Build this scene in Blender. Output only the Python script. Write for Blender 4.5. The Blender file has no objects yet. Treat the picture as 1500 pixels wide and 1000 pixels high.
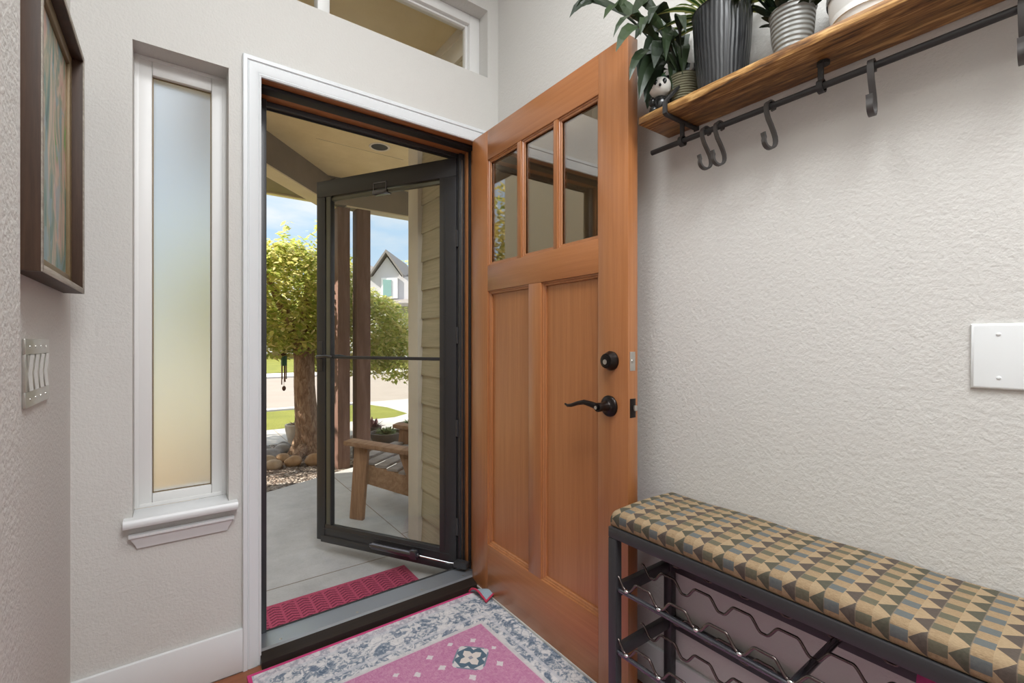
import bpy, bmesh, math, random
from mathutils import Vector, Matrix
R = math.radians
random.seed(7)
scene = bpy.context.scene
C = scene.collection

# ------------------------------------------------------------------ camera, sky, sun, lamp, rear fill, exposure
YAW, FPX, EYE = 0.6356, 674.95, 1.12
S_, C_ = math.sin(YAW), math.cos(YAW)
cam = bpy.data.cameras.new('camera')
cam.sensor_fit = 'HORIZONTAL'; cam.sensor_width = 36; cam.lens = FPX / 1500 * 36
cam.clip_start = 0.02; cam.clip_end = 400
co = bpy.data.objects.new('camera', cam); C.objects.link(co)
co.location = (0, 0, EYE); co.rotation_euler = (math.pi / 2, 0, -YAW)
scene.camera = co

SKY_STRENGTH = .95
SUN_STRENGTH = 7.5
LAMP_CEILING = 9
FILL_REAR = 38
EXPOSURE = 0.7

scene.view_settings.view_transform = 'Standard'
scene.view_settings.look = 'None'
scene.view_settings.gamma = 1
scene.view_settings.use_curve_mapping = False
scene.view_settings.exposure = EXPOSURE

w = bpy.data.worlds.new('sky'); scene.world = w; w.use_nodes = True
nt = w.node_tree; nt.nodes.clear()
def WN(t, **k):
    n = nt.nodes.new(t)
    for a, b in k.items(): setattr(n, a, b)
    return n
wo = WN('ShaderNodeOutputWorld'); bg = WN('ShaderNodeBackground'); tc = WN('ShaderNodeTexCoord')
sx = WN('ShaderNodeSeparateXYZ'); nt.links.new(tc.outputs['Generated'], sx.inputs[0])
rp = WN('ShaderNodeValToRGB')
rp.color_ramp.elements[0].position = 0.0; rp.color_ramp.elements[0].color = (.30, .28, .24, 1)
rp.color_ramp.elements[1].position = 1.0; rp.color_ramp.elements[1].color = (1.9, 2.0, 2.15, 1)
for p_, c_ in ((.47, (.34, .31, .26, 1)), (.5, (.52, .60, .68, 1)), (.6, (.38, .52, .67, 1)), (.70, (.33, .50, .70, 1)), (.78, (1.6, 1.7, 1.85, 1))):  # upper sky brightened out of view to light porch and garden
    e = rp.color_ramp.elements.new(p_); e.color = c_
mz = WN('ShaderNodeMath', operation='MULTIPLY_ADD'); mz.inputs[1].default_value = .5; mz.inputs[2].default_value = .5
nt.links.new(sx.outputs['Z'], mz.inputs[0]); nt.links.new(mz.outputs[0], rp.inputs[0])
mp = WN('ShaderNodeMapping'); mp.inputs['Scale'].default_value = (2.2, 2.2, 7.5); mp.inputs['Location'].default_value = (.35, .1, .55)
nz = WN('ShaderNodeTexNoise'); nz.inputs['Scale'].default_value = 1.7; nz.inputs['Detail'].default_value = 5; nz.inputs['Roughness'].default_value = .55
nt.links.new(tc.outputs['Generated'], mp.inputs[0]); nt.links.new(mp.outputs[0], nz.inputs['Vector'])
cr = WN('ShaderNodeValToRGB'); cr.color_ramp.elements[0].position = .44; cr.color_ramp.elements[1].position = .62
cr.color_ramp.elements[0].color = (0, 0, 0, 1); cr.color_ramp.elements[1].color = (.85, .85, .85, 1)
nt.links.new(nz.outputs[0], cr.inputs[0])
up = WN('ShaderNodeMath', operation='GREATER_THAN'); up.inputs[1].default_value = 0.01; nt.links.new(sx.outputs['Z'], up.inputs[0])
cm = WN('ShaderNodeMath', operation='MULTIPLY'); nt.links.new(cr.outputs[0], cm.inputs[0]); nt.links.new(up.outputs[0], cm.inputs[1])
mx = WN('ShaderNodeMix', data_type='RGBA'); nt.links.new(cm.outputs[0], mx.inputs[0]); nt.links.new(rp.outputs[0], mx.inputs[6]); mx.inputs[7].default_value = (.61, .64, .665, 1)
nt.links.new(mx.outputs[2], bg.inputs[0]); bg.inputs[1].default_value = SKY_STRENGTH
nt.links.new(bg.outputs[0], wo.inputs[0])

sun = bpy.data.lights.new('sun', 'SUN'); sun.energy = SUN_STRENGTH; sun.angle = R(.6); sun.color = (1, .93, .82)
so = bpy.data.objects.new('sun', sun); C.objects.link(so)
so.rotation_euler = Vector((.80, -.30, -.62)).to_track_quat('-Z', 'Y').to_euler()

def area(name, loc, direction, sx_, sy_, power, color):
    l = bpy.data.lights.new(name, 'AREA'); l.shape = 'RECTANGLE'; l.size = sx_; l.size_y = sy_; l.energy = power; l.color = color
    o = bpy.data.objects.new(name, l); C.objects.link(o); o.location = loc
    o.rotation_euler = Vector(direction).to_track_quat('-Z', 'Y').to_euler()
area('ceiling_lamp_light', (.32, .72, 2.95), (0, 0, -1), .45, .45, LAMP_CEILING, (.95, .98, 1))
area('rear_fill_light', (.38, -.62, 2.93), (0, 0, -1), .9, 1.1, FILL_REAR, (.95, .98, 1))  # unseen overhead fill, added to brighten the walls near the camera


# ------------------------------------------------------------------ pixel helper (real distance given)
def ray(x, y):
    u = (x - 750) / FPX; v = (500 - y) / FPX
    return Vector((S_ + u * C_, C_ - u * S_, v))
def atD(x, y, d): return ray(x, y) * d + Vector((0, 0, EYE))

# ------------------------------------------------------------------ node expression helper
class E:
    def __init__(s, nt, v): s.nt = nt; s.v = v
    def _op(s, op, *a):
        n = s.nt.nodes.new('ShaderNodeMath'); n.operation = op
        for i, q in enumerate((s,) + a):
            if isinstance(q, E): s.nt.links.new(q.v, n.inputs[i])
            else: n.inputs[i].default_value = q
        return E(s.nt, n.outputs[0])
    def __add__(s, o): return s._op('ADD', o)
    def __sub__(s, o): return s._op('SUBTRACT', o)
    def __mul__(s, o): return s._op('MULTIPLY', o)
    def __truediv__(s, o): return s._op('DIVIDE', o)
    def abs(s): return s._op('ABSOLUTE')
    def lt(s, o): return s._op('LESS_THAN', o)
    def gt(s, o): return s._op('GREATER_THAN', o)
    def mx(s, o): return s._op('MAXIMUM', o)
    def mn(s, o): return s._op('MINIMUM', o)
    def fract(s): return s._op('FRACT')
    def mod(s, o): return s._op('FLOORED_MODULO', o)
    def inv(s): return (s * -1.0) + 1.0
    def band(s, a, b): return s.gt(a) * s.lt(b)

class MT:
    """small material builder"""
    def __init__(s, name, base=(.8, .8, .8), rough=.5, metal=0, spec=.5):
        s.m = bpy.data.materials.new(name); s.m.use_nodes = True; s.nt = s.m.node_tree
        s.b = s.nt.nodes['Principled BSDF']; s.b.inputs['Base Color'].default_value = (*base, 1)
        s.b.inputs['Roughness'].default_value = rough; s.b.inputs['Metallic'].default_value = metal
        s.b.inputs['Specular IOR Level'].default_value = spec
        s._xyz = None; s._bump = None
    def n(s, t, **k):
        q = s.nt.nodes.new(t)
        for a, b in k.items(): setattr(q, a, b)
        return q
    def co(s, kind='Object'):
        return s.n('ShaderNodeTexCoord').outputs[kind]
    def mapped(s, scale=(1, 1, 1), loc=(0, 0, 0), kind='Object', rot=(0, 0, 0)):
        m = s.n('ShaderNodeMapping'); m.inputs['Scale'].default_value = scale; m.inputs['Location'].default_value = loc; m.inputs['Rotation'].default_value = rot
        s.nt.links.new(s.co(kind), m.inputs[0]); return m.outputs[0]
    def xyz(s, kind='Object'):
        q = s.n('ShaderNodeSeparateXYZ'); s.nt.links.new(s.co(kind), q.inputs[0])
        return [E(s.nt, q.outputs[i]) for i in range(3)]
    def noise(s, vec, scale=5, detail=3, rough=.5, dist=0):
        q = s.n('ShaderNodeTexNoise'); q.inputs['Scale'].default_value = scale; q.inputs['Detail'].default_value = detail
        q.inputs['Roughness'].default_value = rough; q.inputs['Distortion'].default_value = dist
        s.nt.links.new(vec, q.inputs['Vector']); return E(s.nt, q.outputs[0])
    def vor(s, vec, scale=5, feature='F1', out=0, rnd=1):
        q = s.n('ShaderNodeTexVoronoi', feature=feature); q.inputs['Scale'].default_value = scale; q.inputs['Randomness'].default_value = rnd
        s.nt.links.new(vec, q.inputs['Vector']); return E(s.nt, q.outputs[out])
    def ramp(s, f, stops):
        q = s.n('ShaderNodeValToRGB'); el = q.color_ramp.elements
        while len(el) < len(stops): el.new(.5)
        for i, (p, c) in enumerate(stops): el[i].position = p; el[i].color = (*c, 1)
        s.nt.links.new(f.v, q.inputs[0]); return q.outputs[0]
    def mix(s, f, a, b):
        q = s.n('ShaderNodeMix', data_type='RGBA')
        if isinstance(f, E): s.nt.links.new(f.v, q.inputs[0])
        else: q.inputs[0].default_value = f
        for i, c in ((6, a), (7, b)):
            if isinstance(c, tuple): q.inputs[i].default_value = (*c, 1)
            else: s.nt.links.new(c, q.inputs[i])
        return q.outputs[2]
    def color(s, sock): s.nt.links.new(sock, s.b.inputs['Base Color']); return s
    def rough(s, e): s.nt.links.new(e.v, s.b.inputs['Roughness']); return s
    def bump(s, h, strength=.3, dist=.01):
        q = s.n('ShaderNodeBump'); q.inputs['Strength'].default_value = strength; q.inputs['Distance'].default_value = dist
        s.nt.links.new(h.v, q.inputs['Height'])
        if s._bump: s.nt.links.new(s._bump, q.inputs['Normal'])
        s._bump = q.outputs[0]; s.nt.links.new(s._bump, s.b.inputs['Normal']); return s
    def out(s, sh):
        o = [q for q in s.nt.nodes if q.type == 'OUTPUT_MATERIAL'][0]; s.nt.links.new(sh, o.inputs[0])

M = {}
def plain(k, c, r=.5, metal=0, spec=.5): M[k] = MT(k, c, r, metal, spec).m
def wall_paint(k, c):
    t = MT(k, c, .75, 0, .25); v = t.mapped()
    n1 = t.noise(v, 135, 2.5, .55); n2 = t.noise(v, 55, 1)
    t.bump((n1 * .75 + n2 * .35), .5, .0045); M[k] = t.m
wall_paint('wall_paint', (.62, .605, .575)); 
def wood(k, cols, axis=2, scale=1.0, rough=.4, stretch=14, bump=.08, spec=.4, ringy=1.0, lo=.28):
    t = MT(k, cols[0], rough, 0, spec)
    sc = [stretch * scale] * 3; sc[axis] = .9 * scale
    v = t.mapped(tuple(sc))
    n1 = t.noise(v, 2.2, 6, .62, .5 * ringy); v2 = t.mapped(tuple(q * 5 for q in sc)); n2 = t.noise(v2, 3, 3, .6)
    f = n1 * .75 + n2 * .25
    st = [(lo + (1 - 2 * lo) * i / (len(cols) - 1), c) for i, c in enumerate(cols)]
    t.color(t.ramp(f, st)); t.bump(f, bump, .004); M[k] = t.m
    if k.startswith('door_wood'): t.b.inputs['Coat Weight'].default_value = .5; t.b.inputs['Coat Roughness'].default_value = .32
wood('door_wood', [(.31, .108, .034), (.365, .138, .046), (.41, .163, .058), (.45, .19, .072)], 2, 1.0, .30, 34, .02, .45, .3)
wood('door_wood_rail', [(.31, .108, .034), (.365, .138, .046), (.40, .158, .056), (.44, .185, .07)], 0, 1.0, .30, 34, .02, .45, .3)
wood('jamb_wood', [(.30, .11, .035), (.42, .17, .06), (.50, .22, .09)], 2, 1.0, .4, 22, .03)
wood('head_wood', [(.30, .11, .035), (.42, .17, .06), (.50, .22, .09)], 0, 1.0, .4, 22, .03)
wood('shelf_wood', [(.05, .024, .010), (.19, .085, .028), (.34, .17, .052), (.60, .36, .14)], 1, 1.9, .42, 9, .06, .35, 2.6, .38)
wood('frame_wood', [(.032, .016, .009), (.055, .028, .016), (.085, .044, .025)], 2, 1.4, .55, 16, .08)
wood('frame_rim', [(.20, .17, .14), (.34, .30, .25), (.50, .46, .40)], 1, 2, .6, 16, .1)
wood('floor_wood', [(.16, .055, .025), (.26, .09, .04), (.34, .13, .06)], 0, 1, .3, 12, .04)
wood('sill_wood', [(.012, .009, .008), (.022, .015, .012), (.04, .022, .016)], 0, 1, .45, 16, .05)
wood('chair_wood', [(.17, .09, .055), (.30, .17, .105), (.44, .28, .18)], 2, 1.6, .65, 9, .15, .2)
wood('chair_wood_flat', [(.20, .115, .07), (.32, .19, .12), (.46, .31, .21)], 0, 1.6, .65, 9, .15, .2)
wood('slat_wood', [(.22, .20, .20), (.32, .30, .30), (.42, .39, .38)], 1, 1.6, .7, 9, .15, .2)
wood('post_wood', [(.10, .055, .045), (.16, .088, .07), (.24, .15, .125)], 2, 1.0, .7, 8, .2, .2)
plain('white_trim', (.74, .75, .755), .35); plain('vinyl', (.78, .775, .76), .4)
plain('white_plastic', (.78, .80, .80), .3); plain('casing_white', (.72, .745, .76), .35)
plain('black_metal', (.035, .035, .037), .38, 0, .5); plain('iron', (.035, .034, .034), .55, .3)
plain('hook_iron', (.085, .08, .078), .5, .4)
plain('bronze', (.030, .024, .022), .28, .8); plain('nickel', (.62, .60, .56), .3, 1)
plain('chrome', (.72, .72, .70), .14, 1); plain('wire', (.16, .13, .12), .22, .9)
plain('gunmetal', (.13, .13, .15), .2, .8)
plain('rubber', (.02, .02, .02), .7); plain('weatherstrip', (.018, .018, .02), .6)
plain('door_sweep', (.62, .60, .57), .5)
plain('olive_seal', (.12, .12, .085), .4)
plain('soil', (.05, .035, .025), .9); plain('pink', (.55, .05, .22), .6); plain('pink_sole', (.7, .35, .5), .6)
plain('glossy_black', (.012, .012, .012), .18); plain('glossy_white', (.78, .75, .70), .2)
plain('dark_green_paint', (.03, .10, .05), .4)
plain('red_edge', (.50, .03, .08), .7)
plain('lamp_black', (.02, .02, .02), .5); plain('gold', (.20, .14, .07), .5, .2)
# aluminium sill
t = MT('sill_metal', (.50, .54, .60), .42, .75); n = t.noise(t.mapped((3, 90, 90)), 3, 2); t.bump(n, .05, .002); M['sill_metal'] = t.m
# glass (clear)
def glass(k, gl=.10, tint=(1, 1, 1), smudge=False):
    t = MT(k); tr = t.n('ShaderNodeBsdfTransparent'); tr.inputs[0].default_value = (*tint, 1)
    g = t.n('ShaderNodeBsdfGlossy'); g.inputs['Roughness'].default_value = .02
    ge = t.n('ShaderNodeNewGeometry'); dp = t.n('ShaderNodeVectorMath', operation='DOT_PRODUCT')
    t.nt.links.new(ge.outputs['Normal'], dp.inputs[0]); t.nt.links.new(ge.outputs['Incoming'], dp.inputs[1])
    f = (E(t.nt, dp.outputs['Value']).abs().inv()._op('POWER', 5.0) * .96 + (.04 + gl))._op('MINIMUM', 1.0)
    mxs = t.n('ShaderNodeMixShader'); t.nt.links.new(f.v, mxs.inputs[0]); t.nt.links.new(tr.outputs[0], mxs.inputs[1]); t.nt.links.new(g.outputs[0], mxs.inputs[2])
    t.out(mxs.outputs[0]); M[k] = t.m
glass('glass', .0, (.97, .98, .97)); glass('door_glass', .26, (.74, .68, .58))
# frosted sidelight glass
t = MT('frosted_glass'); rf = t.n('ShaderNodeBsdfRefraction'); rf.inputs['Roughness'].default_value = .75; rf.inputs['IOR'].default_value = 1.2; rf.inputs['Color'].default_value = (.97, .96, .94, 1)
tl = t.n('ShaderNodeBsdfTranslucent'); tl.inputs[0].default_value = (.8, .8, .8, 1)
mxs = t.n('ShaderNodeMixShader'); mxs.inputs[0].default_value = .12; t.nt.links.new(rf.outputs[0], mxs.inputs[1]); t.nt.links.new(tl.outputs[0], mxs.inputs[2]); t.out(mxs.outputs[0]); M['frosted_glass'] = t.m
# concrete
def concrete(k, a, b, sc=4):
    t = MT(k, a, .8, 0, .3); v = t.mapped(); n1 = t.noise(v, sc, 6, .65); n2 = t.noise(v, 120, 2)
    t.color(t.ramp(n1 * .8 + n2 * .2, [(.3, a), (.7, b)])); t.bump(n2, .15, .003); M[k] = t.m
concrete('porch_concrete', (.36, .355, .35), (.52, .515, .51)); concrete('walk_concrete', (.30, .285, .265), (.37, .355, .335), 2)
concrete('street', (.215, .18, .15), (.255, .22, .185), 1.5)
concrete('stucco_ceiling', (.66, .54, .30), (.82, .70, .44), 2.5)
concrete('beam_paint', (.20, .17, .135), (.26, .22, .175), 3)
concrete('lit_soffit_gutter_tan', (.66, .58, .40), (.76, .68, .50), 3)  # pale tan paints in bounced light under the beams; also the gutter
concrete('trim_beige', (.70, .64, .55), (.76, .70, .61), 6)
# siding with wood emboss
t = MT('siding', (.42, .38, .28), .7, 0, .25); v = t.mapped((40, 1.6, 40)); n1 = t.noise(v, 1.5, 5, .6, 1.2)
t.color(t.ramp(n1, [(.3, (.42, .37, .26)), (.7, (.56, .50, .36))])); t.bump(n1, .5, .006); M['siding'] = t.m
plain('siding_left', (.60, .50, .34), .7); plain('tint_ground_tan', (.74, .50, .27), .9)
# ground
t = MT('gravel', (.2, .17, .14), .9, 0, .2); v = t.mapped(); c1 = t.vor(v, 45, 'F1', 1); q = t.n('ShaderNodeSeparateColor'); t.nt.links.new(c1.v, q.inputs[0])
d1 = t.vor(v, 45, 'F1', 0); big = t.noise(v, 3, 3)
t.color(t.mix((big - .4)._op('MULTIPLY', .8)._op('MAXIMUM', 0), t.ramp(E(t.nt, q.outputs[0]), [(0, (.05, .038, .03)), (.45, (.14, .11, .09)), (.8, (.25, .215, .18)), (1, (.40, .36, .32))]), (.22, .12, .07)))
t.bump(d1.inv(), .9, .02); M['gravel'] = t.m
t = MT('lawn', (.2, .3, .05), .85, 0, .2); v = t.mapped(); n1 = t.noise(v, 40, 4, .7); n2 = t.noise(v, 2, 2)
t.color(t.ramp(n1 * .6 + n2 * .4, [(.3, (.085, .10, .016)), (.55, (.17, .175, .03)), (.75, (.25, .24, .065))])); t.bump(n1, .6, .03); M['lawn'] = t.m
t = MT('bark', (.2, .12, .08), .9, 0, .2); v = t.mapped((9, 9, 3.2)); n1 = t.noise(v, 3.2, 6, .7, .7); n2 = t.vor(v, 3, 'DISTANCE_TO_EDGE')
t.color(t.ramp(n1, [(.3, (.15, .09, .058)), (.5, (.34, .215, .14)), (.7, (.56, .42, .29))])); t.bump(n1, .9, .04); t.bump(n2, .35, .03); M['bark'] = t.m
def rockm(k, a, b):
    t = MT(k, a, .7, 0, .3); v = t.mapped(); n1 = t.noise(v, 9, 5, .6); t.color(t.ramp(n1, [(.35, a), (.65, b)])); t.bump(n1, .3, .02); M[k] = t.m
rockm('rock_tan', (.30, .21, .13), (.46, .35, .24)); rockm('rock_brown', (.28, .17, .09), (.42, .28, .16)); rockm('rock_grey', (.24, .23, .23), (.36, .35, .35))
# leaves: colour varied by mesh island
def leafm(k, cols, trans=.35, rough=.5, stripe=None):
    t = MT(k, cols[0], rough, 0, .4)
    g = t.n('ShaderNodeNewGeometry'); f = E(t.nt, g.outputs['Random Per Island'])
    c = t.ramp(f, [(i / max(1, len(cols) - 1), q) for i, q in enumerate(cols)])
    if stripe:
        u, vv, _ = t.xyz('UV'); e = (u - .5).abs()
        c = t.mix(e.gt(stripe[1]) if stripe[1] > 0 else e.lt(-stripe[1]), c, stripe[0])
    t.color(c)
    tl = t.n('ShaderNodeBsdfTranslucent'); t.nt.links.new(c, tl.inputs[0])
    ms = t.n('ShaderNodeMixShader'); ms.inputs[0].default_value = trans
    t.nt.links.new(t.b.outputs[0], ms.inputs[1]); t.nt.links.new(tl.outputs[0], ms.inputs[2]); t.out(ms.outputs[0]); M[k] = t.m
leafm('tree_leaf', [(.26, .36, .07), (.46, .50, .12), (.66, .62, .20), (.78, .70, .34), (.58, .58, .17), (.36, .46, .10)], .5)
leafm('yellow_leaf', [(.32, .30, .08), (.50, .42, .14), (.62, .52, .22), (.30, .36, .08)], .4)
leafm('dark_leaf', [(.010, .018, .010), (.016, .028, .012), (.03, .052, .018)], .08, .35)
leafm('variegated_leaf', [(.04, .095, .025), (.06, .13, .03)], .2, .35, ((.44, .46, .17), .26))
leafm('plain_leaf', [(.05, .11, .03), (.09, .17, .04)], .2, .4)
leafm('succulent_leaf', [(.16, .22, .08), (.28, .34, .15), (.22, .28, .10)], .15, .5)
leafm('purple_leaf', [(.12, .05, .06), (.20, .09, .10), (.26, .13, .13)], .15, .5)
leafm('red_leaf', [(.45, .16, .10), (.52, .26, .15)], .2, .5)
leafm('dry_leaf', [(.20, .13, .08), (.30, .20, .13)], .1, .7)
# pots
def ribbed(k, base, vertical, sc, rough, strength):
    t = MT(k, base, rough, 0, .5); x, y, z = t.xyz()
    nn = t.noise(t.mapped((6, 6, 3)), 3, 2)
    if vertical: ang = y._op('ARCTAN2', x); h = (ang * sc + nn * 5)._op('SINE')
    else: h = (z * sc + nn * 1.2)._op('SINE')
    t.bump(h, strength, .004); M[k] = t.m
ribbed('pot_black', (.022, .023, .025), True, 40, .28, .22); ribbed('pot_grey', (.23, .23, .215), False, 600, .38, .4)
plain('pot_white', (.74, .74, .72), .3); ribbed('basket_olive', (.20, .19, .12), False, 900, .8, .6)
ribbed('pot_stone', (.40, .33, .27), False, 60, .8, .2); ribbed('pot_dark', (.13, .10, .085), True, 12, .7, .3); plain('pot_tan', (.46, .40, .33), .7)
# cushion fabric: squares and triangles on tan
t = MT('cushion_fabric', (.5, .4, .28), .85, 0, .15); u, v, _ = t.xyz('UV')
P_ = .0485
cu = u / P_; cv = v / P_
a = cu.fract(); b = cv.fract(); alt = (cu._op('FLOOR')).mod(2).gt(.5)
weave = t.noise(t.mapped((900, 900, 900)), 1, 2); w2 = t.noise(t.mapped((400, 60, 60)), 3, 3)
tan = t.ramp(weave * .3 + w2 * .7, [(.3, (.20, .13, .070)), (.7, (.33, .23, .13))])
sq = a.lt(.5) * b.band(.27, .73)
tri = a.gt(.5) * ((b - .5).abs()).lt(a - .5)
tri2 = a.gt(.5) * ((b - .5).abs() - .0).gt((a * -1.0) + 1.36)
light = a.gt(.5) * ((b - .5).abs()).band(0, 1) * tri.inv()
tone = (a * .9 + b * .25).fract()
tan2 = t.mix(light * .35, tan, (.38, .285, .175))
bluegreen = t.mix(alt, (.085, .10, .105), (.085, .082, .055)); trc = t.mix(alt, (.055, .042, .038), (.05, .05, .036))
c = t.mix(sq, tan2, bluegreen); c = t.mix(tri, c, trc)
seam = a.lt(.02).mx(a.gt(.985)); c = t.mix(seam * .6, c, (.16, .12, .09))
dv = t.mix(w2 * .12, c, (.62, .52, .38)); t.color(dv)
t.bump(weave, .25, .001); M['cushion_fabric'] = t.m
# rug (local coordinates: x across the door, y away from the camera; origin at the near left corner)
RX, RY = 1.0, 2.255
t = MT('rug', (.6, .5, .55), .95, 0, .1); x, y, _ = t.xyz(); v = t.mapped()
ex = x.mn((x * -1.0) + RX); ey = y.mn((y * -1.0) + RY); e = ex.mn(ey)
n1 = t.noise(v, 38, 4, .7, 1.5); n2 = t.noise(v, 11, 3, .6, 2.5); n3 = t.noise(t.mapped((300, 30, 1)), 2, 3); n4 = t.noise(t.mapped((30, 300, 1)), 2, 3)
wv = n3 * .5 + n4 * .5
flor = (t.vor(v, 15, 'F1', 0) * 1.5 + n1 * .8)
bord = t.ramp((n1 * .55 + n2 * .45), [(.38, (.10, .14, .20)), (.47, (.26, .30, .36)), (.52, (.60, .59, .60)), (.62, (.72, .70, .70))])
bord = t.mix((flor.band(.62, .80)) * .75, bord, (.16, .20, .27))
bord = t.mix((e.band(.045, .058)).mx(e.band(.165, .178)) * .7, bord, (.56, .56, .60))
bord = t.mix(e.lt(.045) * .45, bord, (.66, .58, .62))
pinkc = t.ramp(n1 * .35 + wv * .65, [(.35, (.40, .13, .27)), (.5, (.53, .23, .37)), (.65, (.62, .38, .48))])
inner = e.gt(.217)
c = t.mix(inner, bord, pinkc)
c = t.mix(e.band(.205, .222) * .8, c, (.62, .60, .60))
def motif(c, mx_, my_, r, blue=True):
    dx = (x - mx_).abs(); dy = (y - my_).abs(); d = dx + dy; m_ = dx.mx(dy); mi = dx.mn(dy)
    if blue:
        step = (d + n1 * .02).lt(r * 1.22) * m_.lt(r)
        c = t.mix(step * n1.gt(.36), c, (.62, .60, .60))
        c = t.mix(m_.lt(r * .74) * mi.lt(r * .40), c, (.10, .15, .20))
        c = t.mix((d.lt(r * .62)) * mi.lt(r * .2), c, (.66, .60, .56))
        c = t.mix(m_.lt(r * .10), c, (.30, .30, .34))
        c = t.mix(d.band(r * 1.02, r * 1.14) * m_.lt(r * .9), c, (.2, .24, .3))
    else:
        c = t.mix(((d + n1 * r * 1.4).lt(r * 1.55) * (mi + n1 * r * .5).lt(r * .62)), c, (.66, .60, .62))
    return c
c = motif(c, .645, 1.385 + .505, .072)
for px_, py_, r_ in ((.54, 1.40, .018), (.46, 1.42, .016), (.60, 1.30, .02), (.53, 1.47, .016), (.70, 1.46, .016), (.71, 1.30, .018), (.40, 1.36, .02), (.40, 1.46, .014), (.62, 1.49, .014), (.50, 1.30, .018), (.74, 1.38, .012)):
    c = motif(c, px_, py_ + .505, r_, False)
c = t.mix(e.lt(.012), c, (.58, .06, .20)); t.color(c); t.bump(wv, .4, .002); M['rug'] = t.m
t = MT('rug_back', (.3, .38, .44), .95); wv = t.noise(t.mapped((300, 300, 300)), 2, 2); t.color(t.ramp(wv, [(.3, (.22, .30, .36)), (.7, (.38, .46, .52))])); M['rug_back'] = t.m
# door mat: raised leaf-like chevrons
t = MT('doormat_red', (.3, .03, .07), .85, 0, .2); x, y, _ = t.xyz()
k_ = x / .06; a = k_.fract(); tri_ = (a - .5).abs()
strip = ((y / .022 + tri_ * 1.6 + k_._op('FLOOR') * .5).fract())
ln = strip.lt(.38) * (a.band(.08, .92)); n1 = t.noise(t.mapped(), 300, 2)
base_ = t.ramp(n1, [(.3, (.30, .035, .075)), (.7, (.50, .10, .17))])
bx_ = x.mn((x * -1.0) + .78); by_ = y.mn((y * -1.0) + .36); ins = bx_.mn(by_).gt(.022)
t.color(t.mix(ln * ins * .82, base_, (.10, .012, .03))); t.bump((ln * ins).inv(), .8, .006); M['doormat_red'] = t.m
# painting
t = MT('painting', (.4, .4, .3), .35, 0, .5); n1 = t.noise(t.mapped((1, 9, 2.2)), 1.6, 4, .6, 1.2); n2 = t.noise(t.mapped((1, 5, 3), (3, 1, 2)), 2.2, 3, .5, .8)
c1 = t.ramp(n1, [(.3, (.03, .09, .09)), (.42, (.10, .24, .21)), (.5, (.30, .30, .20)), (.55, (.58, .45, .34)), (.62, (.52, .30, .26)), (.7, (.12, .34, .08))])
t.color(t.mix(n2.gt(.56) * .6, c1, (.24, .36, .42))); M['painting'] = t.m
plain('house_wall', (.52, .50, .52), .8); plain('house_trim', (.72, .72, .72), .6); plain('house_roof', (.20, .18, .17), .8); plain('house_pane', (.22, .36, .34), .15)
plain('brown_roof', (.25, .18, .14), .8); plain('chime_metal', (.16, .09, .06), .4, .7); plain('curb', (.45, .42, .38), .8)

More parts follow.
